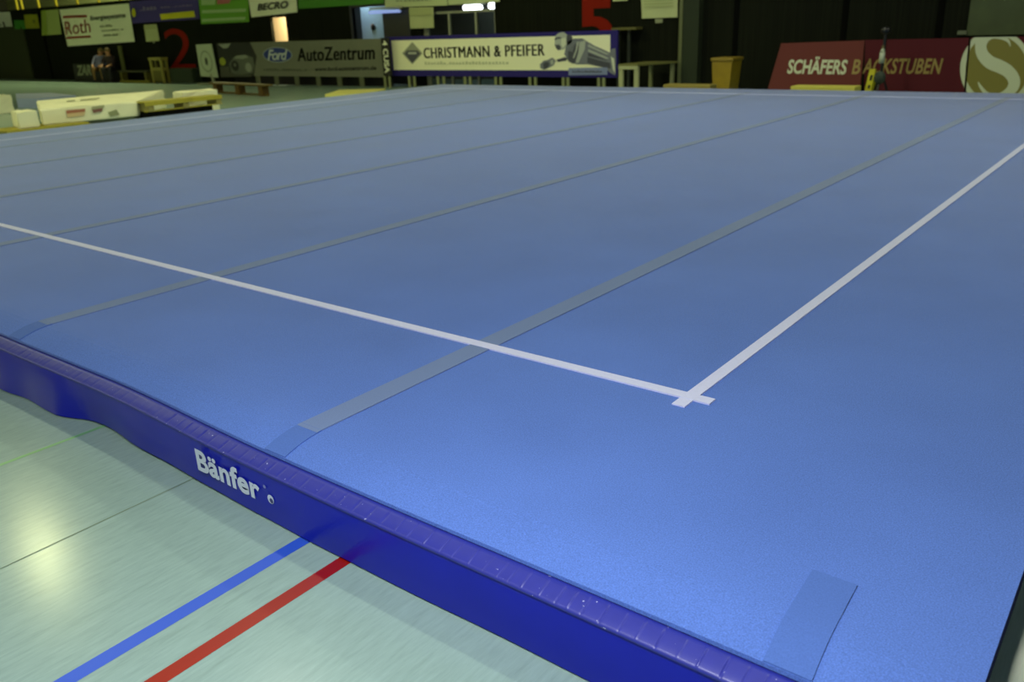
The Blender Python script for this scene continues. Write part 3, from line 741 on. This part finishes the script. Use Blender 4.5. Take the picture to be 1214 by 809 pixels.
# ---- low yellow foam beams lying just beyond the mat
yf_ = mat('foam_yellow', (204, 198, 84), .7, noise=.05)
def slab(name, px0, px1, py, Y, depth, ztop, label, cat, m=yf_):
    a, c = at(px0, py, Y), at(px1, py, Y)
    return tag(MB().box((a.x, Y, 0), (c.x, Y + depth, ztop), bev=.02).build(name, m), label, cat)
zt1 = at(975, 102.5, 14.5).z
slab('foam_beam', 937, 1014, 103, 14.5, .35, zt1, 'long pale yellow foam beam lying before the SCHÄFERS board', 'foam beam')
zt2 = at(815, 100.5, 14.5).z
slab('wooden_plank', 786, 842, 100, 14.5, .3, zt2, 'thin brown yellow plank lying at the foot of the pillar', 'plank', mat('plank_tan', (150, 136, 62), .7))
# yellow flat mat beyond the far left corner of the blue floor
c4 = [onfloor(385, 112, .06), onfloor(402, 106.5, .06), onfloor(457, 105, .06), onfloor(440, 111, .06)]
tag(MB().prism([Vector((p.x, p.y, .0)) for p in c4], (0, 0, .06)).build('landing_mat', mat('mat_yellow', (222, 218, 124), .7)), 'flat pale yellow mat lying beside the far left corner of the blue floor', 'mat')

# ---- hanging banners on the gallery railing
YH = YW - .05
def banner(px, label, m, name='banner', thick=.012, group='banners hung along the gallery', Y=YH, cat='banner'):
    """px: photo corners tl, tr, br, bl"""
    banner.n += 1; Y -= .03 * (banner.n % 2)
    q = [at(*p, Y) for p in px]
    fc = Face(q[3], q[2], q[0], .006, tr=q[1])
    # a cloth with shallow folds
    n, mrows = 14, 5; mb = MB(); P = []
    ph = random.random() * 6
    for i in range(n + 1):
        r = []
        for j in range(mrows + 1):
            a, c = i / n, j / mrows
            r.append(fc.p(a, c, 0) + Vector((0, .012 * math.sin(a * 9 + ph) * (1 - c) + .012, 0)))
        P.append(r)
    mb.grid(P); mb.grid([[v + Vector((0, thick, 0)) for v in r] for r in P])
    o = mb.build(name, m, smooth=True); tag(o, label, cat, group)
    return fc, o
banner.n = 0
def bf(fc, X, Y): return inf(fc, X, Y)
redp = mat('banner_red', (150, 58, 40), .6)
# Roth
fc, o = banner([(70, 11.5), (152, 4), (159.5, 49.5), (79.5, 55)], 'white banner with red Roth logo between two red bars', white)
for y0_, y1_, xa, xb in ((18.5, 21.5, 75, 103), (43.5, 46, 79, 108)):
    P4 = [bf(fc, xa, y1_ + .2), bf(fc, xb, y1_ - 1.6), bf(fc, xb - .3, y0_ - 1.6), bf(fc, xa - .3, y0_ + .2)]
    fc.poly('red_bar', P4, redp, o, 3)
a0, b0 = bf(fc, 77.5, 40); a1, b1 = bf(fc, 107, 24.5)
fc.ptext('lettering', 'Roth', (78, 41.5), (107.5, 38.5), (76, 26), redp, o, 3, weight=.0)
a0, b0 = bf(fc, 108, 26); a1, b1 = bf(fc, 148, 17)
fc.ptext('lettering', 'Energiesysteme', (107.5, 26), (149, 22.3), (107, 19), dkgrey, o, 3, weight=.02)
for k, (xa, xb, y) in enumerate(((119, 133, 31), (121, 147, 36), (122, 140, 42))):
    a0, b0 = bf(fc, xa, y + 1); a1, b1 = bf(fc, xb, y - 3.2); fc.dashes('small_print', a0, min(b0, b1), a1, max(b0, b1), midgrey, o, 3, 9, k)
# purple
yel = mat('banner_yellow', (200, 196, 20), .6)
fc, o = banner([(153, 2), (234, -5), (236, 22.5), (155.5, 28)], 'purple banner with yellow bar and yellow leaf shaped emblem', mat('banner_purple', (62, 50, 128), .6))
fc.poly('yellow_bar', [bf(fc, *q) for q in ((191.5, 23.5), (232, 20), (230.5, 12.5), (190, 16.5))], yel, o, 3)
a0, b0 = bf(fc, 159, 15); fc.disc('emblem', a0, b0, .032, .2, yel, o, 3)
lil = mat('lilac_print', (122, 112, 152), .6)
a0, b0 = bf(fc, 166, 13); a1, b1 = bf(fc, 187, 6); fc.dashes('script', a0, b0, a1, b1, lil, o, 3, 5, 2)
a0, b0 = bf(fc, 191, 9.5); a1, b1 = bf(fc, 230, 3); fc.dashes('lettering', a0, b0, a1, b1 - .05, lil, o, 3, 9, 5)
# green small
fc, o = banner([(234, -8), (293.5, -10), (294.5, 26), (238.5, 28.5)], 'bright green banner with pale lines and a pink patch at its top', mat('banner_green', (98, 160, 40), .6))
pg = mat('pale_green_print', (158, 190, 128), .6)
fc.poly('pink_patch', [bf(fc, *q) for q in ((257, 4.5), (271, 3), (274, -4), (257, -4))], mat('banner_pink', (170, 96, 90), .6), o, 3)
fc.poly('white_patch', [bf(fc, *q) for q in ((239, 6), (255, 5), (255, -4), (239, -3))], pg, o, 3)
for ya_, yb_ in ((15, 11), (25, 21.5)):
    fc.poly('pale_line', [bf(fc, *q) for q in ((240, ya_ + .8), (291, ya_ - 2), (291, yb_ - 2), (240, yb_ + 1))], pg, o, 3)
# white Becro
fc, o = banner([(293, -8), (350, -10), (352, 14.5), (297.5, 20.5)], 'white banner with black BECRO lettering', white)
a0, b0 = bf(fc, 305, 12.5); a1, b1 = bf(fc, 341, 4.5); fc.ptext('lettering', 'BECRO', (305, 13), (341.5, 9.5), (305, 4.5), dkgrey, o, 3, weight=.035, shear=.15)
a0, b0 = bf(fc, 303, 1.5); a1, b1 = bf(fc, 338, -3); fc.dashes('upper_line', a0, b0, a1, b1, dkgrey, o, 3, 8, 8)
# long green
fc, o = banner([(353, -10), (454, -13), (454.5, 4), (353.5, 10.5)], 'long plain dark green banner between two white ones', mat('banner_deep_green', (62, 128, 24), .6))
# white with olive print
fc, o = banner([(455, -12), (529, -14), (530, 6.5), (456, 9)], 'white banner above the blue doorway, cut by the top of the picture', mat('banner_ivory', (190, 200, 150), .7))
a0, b0 = bf(fc, 470, 2); a1, b1 = bf(fc, 515, -2); fc.dashes('print', a0, b0, a1, b1, midgrey, o, 3, 9, 12)
fc, o = banner([(529.5, -14), (592, -15), (592, 2), (531, 6)], 'pale banner directly above the bright lamps of the glazed door', MATS['banner_ivory'])
# sheets
shp = mat('sheet_paper', (186, 194, 140), .7)
fc, o = banner([(484.5, 9), (513, 8.5), (514, 33), (486, 34)], 'small pale square sheet hanging under the white banner by the blue doorway', shp, 'paper_sheet', group='pale paper sheets on the wall', cat='sheet', Y=YH - .05)
fc.rect('upper_band', .05, .6, .95, .95, mat('sheet_band', (168, 176, 122), .7), o, 3)
fc, o = banner([(170, 29.5), (185, 28.5), (188.5, 48.5), (173, 49.5)], 'small pale sheet hanging under the purple banner', shp, 'paper_sheet', group='pale paper sheets on the wall', cat='sheet')
fc.rect('upper_band', .05, .72, .95, .97, MATS['sheet_band'], o, 3)
fc.disc('clip', .62, -.06, .09, .06, midgrey, o, 3)
fc, o = banner([(759.5, -6), (803, -8), (803, 20.5), (760.5, 22)], 'pale square sheet with a small tab high on the wall left of the pillar', shp, 'paper_sheet', group='pale paper sheets on the wall', cat='sheet')
for k in range(3): fc.rect('print_line', .1, .45 + k * .13, .9, .5 + k * .13, MATS['sheet_band'], o, 3)
fc.poly('tab', [bf(fc, *q) for q in ((777, 27.5), (785.5, 27), (785.5, 22.3), (776.5, 22.5))], mat('sheet_tab', (140, 146, 110), .7), o, 0)
fc, o = banner([(725.5, -10), (743, -11), (743.5, .8), (726, 1.8)], 'tiny pale sheet at the top of the picture right of the number 5', shp, 'paper_sheet', group='pale paper sheets on the wall', cat='sheet')
# left end
fc, o = banner([(-30, 16), (11, 14), (16, 40.5), (-28, 42)], 'white banner with a black stroke at the left edge of the picture', mat('banner_cool_white', (190, 198, 186), .7))
fc.poly('black_stroke', [bf(fc, *q) for q in ((6.5, 33), (8.5, 32.5), (6.5, 25), (4.5, 25.5))], black, o, 3)
fc.poly('black_stroke', [bf(fc, *q) for q in ((0, 30), (3, 30), (3, 28.5), (0, 28.5))], dkgrey, o, 3)
fc, o = banner([(16, 24), (28, 24), (30, 34.5), (17, 34.5)], 'small dull green banner left of the lime yellow one', mat('banner_grass', (48, 122, 28), .6))
fc, o = banner([(28, 17.5), (43.5, 17), (46, 33.5), (30, 34)], 'small lime yellow square banner near the left edge', mat('banner_lime', (136, 140, 20), .6))
fc.disc('emblem', .75, .5, .1, .14, mat('lime_dark', (90, 96, 14), .6), o, 3)
fc, o = banner([(49, 12.5), (68.5, 11), (72.5, 40.5), (50, 42)], 'pale yellow green banner immediately left of the Roth banner', mat('banner_pale_lime', (160, 176, 100), .7))
fc.rect('lime_edge', .02, .0, .3, 1, mat('banner_lime_edge', (140, 160, 60), .7), o, 3)
# railing
zr = at(112, 7, YH + .05).z
ral = empty('gallery_railing', (-30, YW + .02, ZG), 'yellow tubular railing along the gallery above the banners', 'railing')
yr_ = mat('railing_yellow', (176, 160, 24), .5)
xs_ = [at(px, 8, YW + .06).x for px in (20, 26, 46, 67, 92.5, 118, 144, 171, 200, 230, 262, 296, 332, 370, 410, 452, 497, 545)]
for x in xs_: MB().box((x - .05, YW + .03, 2.45), (x + .05, YW + .1, 3.9)).build('post', yr_, ral)
MB().bar((xs_[0] - 6, YW + .065, 3.88), (xs_[-1] + .1, YW + .065, 3.88), .03).build('top_rail', yr_, ral)
MB().bar((xs_[0] - 6, YW + .065, 2.75), (xs_[-1] + .1, YW + .065, 2.75), .02).build('lower_rail', yr_, ral)

# ---- round-emblem panel, standing in front of the wall
YE = 15.8
q = [at(*p, YE) for p in ((232, 53), (250.5, 52), (258.5, 92), (238, 90.5))]
fc = Face(q[3], q[2], q[0], .006, tr=q[1])
ed = fc.panel('notice_panel', mat('panel_white', (176, 190, 160), .6), .02); tag(ed, 'slim upright white panel with a faint round emblem left of the car picture', 'panel')
a0, b0 = .5, .48
fc.disc('emblem_ring', a0, b0, .36, .34, mat('panel_grey', (140, 152, 126), .6), ed, 1, inner=.82)
fc.disc('emblem_mark', a0, b0, .09, .12, mat('panel_dark', (60, 66, 54), .6), ed, 1)
fb_ = onfloor(253, 97); MB().box((q[3].x + .1, YE - .25, 0), (q[2].x + .2, YE + .25, .05)).build('foot', mat('foot_grey', (130, 138, 112), .6), ed)
mid = (q[3] + q[2]) / 2
MB().bar((mid.x + .25, YE, .03), (mid.x + .12, YE + .01, mid.z + .1), .05).build('stem', MATS['foot_grey'], ed)

# ---- wooden low bench in front of the grey board
bw = mat('bench_wood', (96, 78, 24), .6, noise=.15, nscale=8)
YBn = 14.9
a_, c_ = onfloor(254, 111), onfloor(324, 113.5)
zs_ = .30
pa, pb = at(251, 98, 13.6), at(325, 99, 13.1)
A, B = Vector((onfloor(256, 110).x, onfloor(256, 110).y, 0)), Vector((onfloor(318, 114).x, onfloor(318, 114).y, 0))
d = (B - A).normalized(); n = Vector((-d.y, d.x, 0))
be = empty('gym_bench', (A + B) / 2, 'low brown wooden bench on the floor below the car picture', 'bench')
MB().prism([A - d * .1 - n * .12, B + d * .1 - n * .12, B + d * .1 + n * .12, A - d * .1 + n * .12], (0, 0, .04)).build('seat', bw, be)
C.objects['seat'].location.z = .25
for t in (.06, .5, .93):
    p = A.lerp(B, t); MB().prism([p - d * .1 - n * .1, p + d * .1 - n * .1, p + d * .1 + n * .1, p - d * .1 + n * .1], (0, 0, .25)).build('leg', mat('bench_leg', (92, 66, 12), .6), be)
MB().prism([A - n * .02, B - n * .02, B + n * .02, A + n * .02], (0, 0, .05)).build('rail', bw, be)

# ---- wooden stool frame, dark green mat, bench with leaning post at the far left
YQ = 16.0
p0, p1 = at(185, 98, YQ), at(199, 98, YQ); zt = at(191, 68, YQ).z
w_ = p1.x - p0.x
st = empty('wooden_trestle', ((p0.x + p1.x) / 2, YQ, 0), 'tall open yellow wooden trestle against the dark wall under the red 2', 'trestle')
wy = mat('trestle_wood', (140, 132, 56), .6, noise=.15, nscale=6)
for sx in (0, 1):
    x = p0.x + .06 + sx * (w_ - .12)
    for dy in (-.09, .09): MB().box((x - .06, YQ + dy - .03, 0), (x + .06, YQ + dy + .03, zt - .08)).build('leg', wy, st)
MB().box((p0.x - .02, YQ - .14, zt - .1), (p1.x + .02, YQ + .14, zt)).build('top', wy, st)
MB().box((p0.x + .02, YQ - .1, .42), (p1.x - .02, YQ + .1, .52)).build('shelf', wy, st)
MB().box((p0.x + .1, YQ - .11, .05), (p1.x - .1, YQ - .09, .42)).build('panel', mat('trestle_panel', (96, 92, 26), .6), st)
p0, p1 = at(204, 96, 16.15), at(230, 96, 16.15); zt = at(215, 81, 16.15).z
dm = tag(MB().box((p0.x, 16.1, 0), (p1.x, 16.5, zt), bev=.04).build('gym_mat', mat('mat_dark_green', (38, 52, 32), .7, noise=.1)), 'dark green gym mat stacked below the red 2', 'mat')
YP = 16.05
p0, p1 = at(150, 88, YP), at(179, 88, YP)
lb = empty('balance_bench', ((p0.x + p1.x) / 2, YP, 0), 'long low bench in the dark between the people and the trestle', 'bench')
dkw = mat('dark_wood', (58, 58, 26), .6); MB().box((p0.x - .35, YP - .14, .36), (p1.x, YP + .14, .42)).build('seat', dkw, lb)
MB().box((p0.x - .2, YP - .2, 0), (p1.x + .1, YP - .12, .08)).build('floor_bar', mat('bar_olive', (128, 124, 34), .6), lb)
for x in (p0.x - .2, p1.x - .2): MB().box((x - .06, YP - .12, 0), (x + .06, YP + .12, .36)).build('leg', mat('leg_olive', (100, 96, 30), .6), lb)
a_, c_ = at(142, 55, YW - .12), at(149.5, 96, YW - .35); c_.z = .0
tag(MB().bar(c_, a_, .085, 8).build('leaning_post', mat('post_olive', (98, 104, 50), .6)), 'olive wooden post leaning against the dark wall below the Roth banner', 'post')

# dark board with white letters
YZ = 15.9
p0, p1 = at(89, 94, YZ), at(111, 94, YZ); zt = at(100, 76, YZ).z
f = Face((p0.x, YZ, .02), (p1.x, YZ, .02), (p0.x, YZ + .02, zt))
zb_ = f.panel('dark_board', mat('board_black', (22, 20, 16), .6), .04); tag(zb_, 'low dark board with white ZAR lettering beside the seated people', 'board')
a0, b0 = inf(f, 91.5, 89.5); a1, b1 = inf(f, 109, 79.5)
f.ptext('lettering', 'ZAR', (91.5, 89.7), (109, 89.2), (91, 77.5), mat('dull_white', (130, 136, 110), .6), zb_, 1, weight=.04)

# ---- blue grey mat far left
c4 = [onfloor(19, 117, .22), onfloor(18.5, 111, .22), onfloor(60, 110, .22), onfloor(90, 113, .22), onfloor(44, 117, .22)]
bm_ = MB().prism([Vector((p.x, p.y, .0)) for p in c4], (0, 0, .22)).build('landing_mat', mat('mat_blue_grey', (150, 166, 210), .7)); tag(bm_, 'large flat blue grey mat on the floor behind the white padded covers', 'mat')

# ---- white padded covers and pallets along the far left edge of the mat
pad = mat('padded_white', (244, 244, 216), .75, noise=.05, nscale=3, bump=.15)
def hexa(name, near, far, z0, m, label, cat='padded cover', group=None, seed=1, tags=True):
    '''near, far: (left point, right point) of the top edges; a soft padded block down to z0'''
    nl, nr, fl_, fr = [Vector(q) for q in (*near, *far)]
    lo = lambda q: Vector((q.x, q.y, z0))
    v = [lo(nl), lo(nr), nr, nl, lo(fl_), lo(fr), fr, fl_]
    bm = bmesh.new(); bv = [bm.verts.new(q) for q in v]
    for q in ((0, 1, 2, 3), (5, 4, 7, 6), (4, 0, 3, 7), (1, 5, 6, 2), (3, 2, 6, 7), (0, 4, 5, 1)): bm.faces.new([bv[i] for i in q])
    bmesh.ops.bevel(bm, geom=bm.edges[:], offset=.02, segments=2, affect='EDGES')
    bmesh.ops.subdivide_edges(bm, edges=[e for e in bm.edges if e.calc_length() > .25], cuts=4, use_grid_fill=True)
    bmesh.ops.recalc_face_normals(bm, faces=bm.faces)
    rn = random.Random(seed)
    for q in bm.verts:
        if q.co.z > z0 + .03: q.co += Vector((rn.uniform(-1, 1) * .01, rn.uniform(-1, 1) * .01, rn.uniform(-1, 1) * .008))
    bm.verts.index_update()
    mb = MB(); mb.add([q.co.copy() for q in bm.verts], [[q.index for q in f_.verts] for f_ in bm.faces]); bm.free()
    return tag(mb.build(name, m), label, cat, group)
GP = 'white padded covers beside the mat'
ZL, ZH = .37, .48
nl, nr = Vector((-16.42, 6.0, ZL)), Vector((-16.2, 7.75, ZL)); fl2, fr2 = Vector((-17.4, 6.4, ZH)), Vector((-17.35, 9.05, ZH))
o = hexa('padded_cover', (nl, nr), (fl2, fr2), .095, pad, 'long white padded cover with red and dark badges, the largest of the row', group=GP)
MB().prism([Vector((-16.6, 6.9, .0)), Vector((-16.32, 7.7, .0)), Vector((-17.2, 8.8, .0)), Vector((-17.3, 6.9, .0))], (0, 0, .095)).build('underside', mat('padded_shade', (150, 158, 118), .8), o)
side = Face(Vector((nl.x, nl.y, .095)), Vector((nr.x, nr.y, .095)), nl, .016)
topf = Face(nl, nr, nl + (fl2 - nl).normalized(), .014); topf.n = topf.n if topf.n.z > 0 else -topf.n
def badge(px, m, nm='badge', fc=None): (fc or side).ppoly(nm, px, m, o, 1)
badge([(78, 131), (101, 129), (101, 132.5), (79, 135)], mat('badge_red', (176, 112, 88), .7))
badge([(79, 135), (101, 132.5), (100, 137), (80, 139)], mat('badge_pink', (220, 194, 156), .7))
badge([(108.5, 126.5), (124, 124.5), (123, 128), (109, 130.5)], mat('badge_grey', (168, 170, 138), .7))
badge([(109, 130.3), (122, 128.2), (121, 132), (111, 134)], mat('badge_maroon', (136, 92, 88), .7))
badge([(128, 133), (138, 130), (142, 136), (131, 138.5)], mat('badge_olive', (150, 156, 120), .7))
badge([(79, 119.6), (89, 118.3), (89, 119.6), (79, 121)], MATS['badge_grey'], 'print', topf)
badge([(95, 118), (118, 115.6), (118, 116.6), (95, 119.2)], MATS['badge_grey'], 'print', topf)
hexa('padded_cover', ((-16.2, 5.49, .385), (-16.2, 5.86, .385)), ((-16.75, 5.62, .385), (-16.75, 5.95, .385)), .095, pad, 'small square white padded block at the near end of the long cover', group=GP, seed=4)
hexa('padded_cover', ((-16.42, 8.9, .45), (-16.42, 9.75, .45)), ((-16.8, 8.9, .45), (-16.8, 9.78, .45)), .0, pad, 'white padded cover standing behind the yellow pallet', group=GP, seed=6)
a0 = atx(-30, 113.5, -21.5); a1 = atx(13.5, 112.3, -21.5)
hexa('padded_cover', ((-21.5, a0.y, a1.z), (-21.5, a1.y, a1.z)), ((-22.3, a0.y, a1.z), (-22.3, a1.y, a1.z)), .0, pad, 'white padded block at the left edge of the picture', group=GP, seed=8)
def pallet(px0, px1, X, depth, zt, label, legpx, m, zlow=0.0):
    a, c = atx(*px0, X), atx(*px1, X)
    r = empty('wooden_pallet', (X - depth / 2, (a.y + c.y) / 2, zlow), label, 'pallet', 'wooden pallets beside the mat')
    n = 7; st_ = depth / n
    for k in range(n):
        MB().box((X - (k + .85) * st_, a.y, zt - .025), (X - k * st_, c.y, zt)).build('deck_board', m, r)
    for k in range(3):
        y = a.y + .06 + (c.y - a.y - .2) * k / 2
        MB().box((X - depth + .02, y, zlow), (X - .0, y + .12, zt - .025)).build('block', mat('pallet_block', (150, 142, 84), .7, noise=.1), r)
    MB().box((X - .02, a.y, zt - .08), (X + .012, c.y, zt - .0)).build('edge_board', m, r)
    MB().box((X - .08, a.y, zlow), (X - .01, c.y, zlow + .02)).build('bottom_board', m, r)
    return r
pw = mat('pallet_wood', (172, 162, 58), .7, noise=.12, nscale=5)
pallet((8, 155.5), (106, 146), -16.1, .75, .094, 'low yellow wooden pallet under the small white block', None, pw)
XQ = -15.95
pallet((171, 120), (263, 116), XQ, .38, .36, 'yellow wooden pallet raised on a dark base at the far end of the covers', None, pw, zlow=.17)
a_, c_ = atx(174.5, 130, XQ - .03), atx(252, 127, XQ - .03)
tag(MB().box((XQ - .36, a_.y, 0), (XQ - .03, c_.y, .169)).build('dark_crate', mat('crate_black', (12, 12, 9), .9, spec=.1)), 'low black crate carrying the raised yellow pallet', 'crate')

# ================================================================== PEOPLE
skin = mat('skin', (176, 128, 92), .6)
def person(base, label, shirt, trouser, hairm, lean=0.0, facing=-1, turn=0.0, arm=0):
    """seated figure on a low bench; one continuous skinned body"""
    bx, by = base
    hip = .40
    J = {}; E = []; Rd = {}
    def j(n, p, r): J[n] = Vector(p); Rd[n] = r
    fy = -1
    j('pel', (0, 0, hip + .08), .13); j('spine', (lean * .12, -.03, hip + .26), .125); j('chest', (lean * .26, -.06, hip + .44), .14)
    j('neck', (lean * .33, -.08, hip + .58), .055); j('head', (lean * .40, -.11, hip + .69), .088); j('crown', (lean * .42, -.11, hip + .78), .075)
    E += [('pel', 'spine'), ('spine', 'chest'), ('chest', 'neck'), ('neck', 'head'), ('head', 'crown')]
    for s, sd in ((-1, 'l'), (1, 'r')):
        j('hip' + sd, (s * .09, -.06, hip + .06), .095); j('knee' + sd, (s * .14, -.46, hip + .10), .062); j('ank' + sd, (s * .14, -.42, .09), .042); j('toe' + sd, (s * .15, -.6, .04), .035)
        E += [('pel', 'hip' + sd), ('hip' + sd, 'knee' + sd), ('knee' + sd, 'ank' + sd), ('ank' + sd, 'toe' + sd)]
        sh = J['chest'] + Vector((s * .18, 0, .06)); j('sh' + sd, sh, .06)
        el = Vector((s * .25 + lean * .2, -.22, hip + .27)); j('el' + sd, el, .042)
        wr = Vector((s * .13, -.42, hip + .2)); j('wr' + sd, wr, .028)
        pm_ = wr + Vector((-s * .02, -.07, -.01)); j('pa' + sd, pm_, .028)
        E += [('chest', 'sh' + sd), ('sh' + sd, 'el' + sd), ('el' + sd, 'wr' + sd), ('wr' + sd, 'pa' + sd)]
        for k in range(4):
            b0 = pm_ + Vector(((k - 1.5) * .019, -.035, 0)); ln = (.06, .072, .068, .052)[k]
            j('f%d%s' % (k, sd), b0, .0095); j('g%d%s' % (k, sd), b0 + Vector((0, -ln * .6, -.008)), .0085); j('h%d%s' % (k, sd), b0 + Vector((0, -ln * .8, -.04)), .0075)
            E += [('pa' + sd, 'f%d%s' % (k, sd)), ('f%d%s' % (k, sd), 'g%d%s' % (k, sd)), ('g%d%s' % (k, sd), 'h%d%s' % (k, sd))]
        j('t0' + sd, wr + Vector((-s * .045, -.05, .005)), .011); j('t1' + sd, wr + Vector((-s * .06, -.09, 0)), .009); E += [('wr' + sd, 't0' + sd), ('t0' + sd, 't1' + sd)]
    names = list(J); idx = {n: i for i, n in enumerate(names)}
    me = bpy.data.meshes.new('p'); me.from_pydata([J[n] for n in names], [(idx[a], idx[c]) for a, c in E], [])
    tmp = bpy.data.objects.new('p', me); C.objects.link(tmp)
    md = tmp.modifiers.new('s', 'SKIN'); md.use_smooth_shade = True
    for n in names:
        sv = me.skin_vertices[0].data[idx[n]]; sv.radius = (Rd[n], Rd[n]); sv.use_root = (n == 'pel')
    tmp.modifiers.new('u', 'SUBSURF').levels = 2
    dg = bpy.context.evaluated_depsgraph_get(); bme = bpy.data.meshes.new_from_object(tmp.evaluated_get(dg)); bpy.data.objects.remove(tmp)
    bme.name = 'person'
    bme.materials.clear()
    for m in (skin, shirt, trouser, black): bme.materials.append(m)
    for p in bme.polygons:
        c_ = p.center; k = 0
        if c_.z > J['neck'].z - .03 and abs(c_.x - J['neck'].x) < .12: k = 0
        elif c_.z < .11: k = 3
        elif c_.z > hip + .15 and c_.y > -.34 and not (c_.z < hip + .2 and c_.y < -.3): k = 1
        elif c_.y < -.3 and c_.z > hip + .15: k = 0
        elif c_.z < hip + .19: k = 2
        p.material_index = k; p.use_smooth = True
    o = bpy.data.objects.new('person', bme); C.objects.link(o); o.location = (bx, by, 0); o.rotation_euler = (0, 0, turn)
    tag(o, label, 'person', 'people seated by the far wall')
    def child(name, mb, m):
        c_ = mb.build(name, m, None, smooth=True, origin=(0, 0, 0)); c_.parent = o; return c_
    hd_ = J['head']
    child('hair', MB().ball(hd_ + Vector((0, .025, .05)), .1, sc=(1, 1.02, .95)), hairm)
    child('nose', MB().ball(hd_ + Vector((0, -.095, .0)), .016, sc=(.8, 1, 1.3)), skin)
    for s in (-1, 1):
        child('eye', MB().ball(hd_ + Vector((s * .032, -.082, .025)), .011), mat('eye_dark', (30, 24, 20), .3))
        child('ear', MB().ball(hd_ + Vector((s * .09, .0, .0)), .022, sc=(.5, 1, 1.4)), skin)
    child('mouth', MB().ball(hd_ + Vector((0, -.085, -.04)), .02, sc=(1.1, .4, .35)), mat('lips', (140, 80, 70), .5))
    return o
pA, pB = at(119.5, 94, 15.95), at(134, 94, 15.95)
person((pA.x, 15.95), 'person in a white and blue jacket and tan trousers bending forward on the bench', mat('jacket_white_blue', (120, 124, 160), .7, noise=.5, nscale=5), mat('trouser_tan', (122, 92, 44), .7), mat('hair_fair', (104, 92, 48), .7), lean=.5, turn=.95)
person((pB.x, 15.98), 'person in a dark wine red top sitting upright on the bench', mat('top_wine', (44, 28, 32), .7), mat('trouser_black', (22, 22, 26), .7), mat('hair_brown', (84, 66, 30), .7), lean=.0, turn=.6)
tag(MB().box((pA.x - .25, 15.8, .0), (pB.x + .3, 16.1, .40), bev=.02).build('seat_block', mat('seat_block', (26, 26, 18), .8)), 'dark low seat block under the two seated people', 'bench')

# ================================================================== LIGHT
warm, yellow = (.97, 1.0, .78), (.98, 1.0, .46)
for y, e in ((-4.2, .55), (3.25, .8), (9.6, 1.2), (14.0, .32)):
    for k in range(9):
        x = 5.9 - 6.5 * k
        if y > 5 and x < -20: continue
        lamp('hall_lamp', (x, y, ZT - .35), 119 * e * (.3, .9, 1.25, 1.25, .9, .6, .6, .6, .6)[k] * (.5 if k == 2 and y == 3.25 else 1), warm if x > -12 else yellow, .8, .25, (0, 0, 0))
lamp('front_cool_fill', (4.5, YF + .1, 3.2), 300, (.55, .72, 1.0), 9, 3, (math.radians(-90), 0, 0))  # unseen cool area light, added to brighten the near right side; no window built
lamp('banner_fill', (-27, YF + .2, 5.2), 1500, (1, .99, .6), 26, .8, (math.radians(-90), 0, 0))  # unseen broad light added to brighten banners and boards at the back wall
lamp('gallery_fill', (-34, 18, ZT - .4), 900, yellow, 12, .4)  # unseen light added so the rear wall of the gallery shows
fl = bpy.data.lights.new('photo_lamp', 'POINT'); fl.energy = 195; fl.color = (.9, .92, 1.0); fl.shadow_soft_size = .05
fo = bpy.data.objects.new('photo_lamp', fl); C.objects.link(fo); fo.location = (-.72, -.85, 2.1)
wd = bpy.data.worlds.new('world'); scene.world = wd; wd.use_nodes = True
wd.node_tree.nodes['Background'].inputs[0].default_value = (.4, .55, .8, 1); wd.node_tree.nodes['Background'].inputs[1].default_value = .07
vs = scene.view_settings; vs.view_transform = 'Standard'; vs.look = 'None'; vs.exposure = 0; vs.gamma = 1; vs.use_curve_mapping = False
scene.cycles.max_bounces = 6; scene.cycles.diffuse_bounces = 4
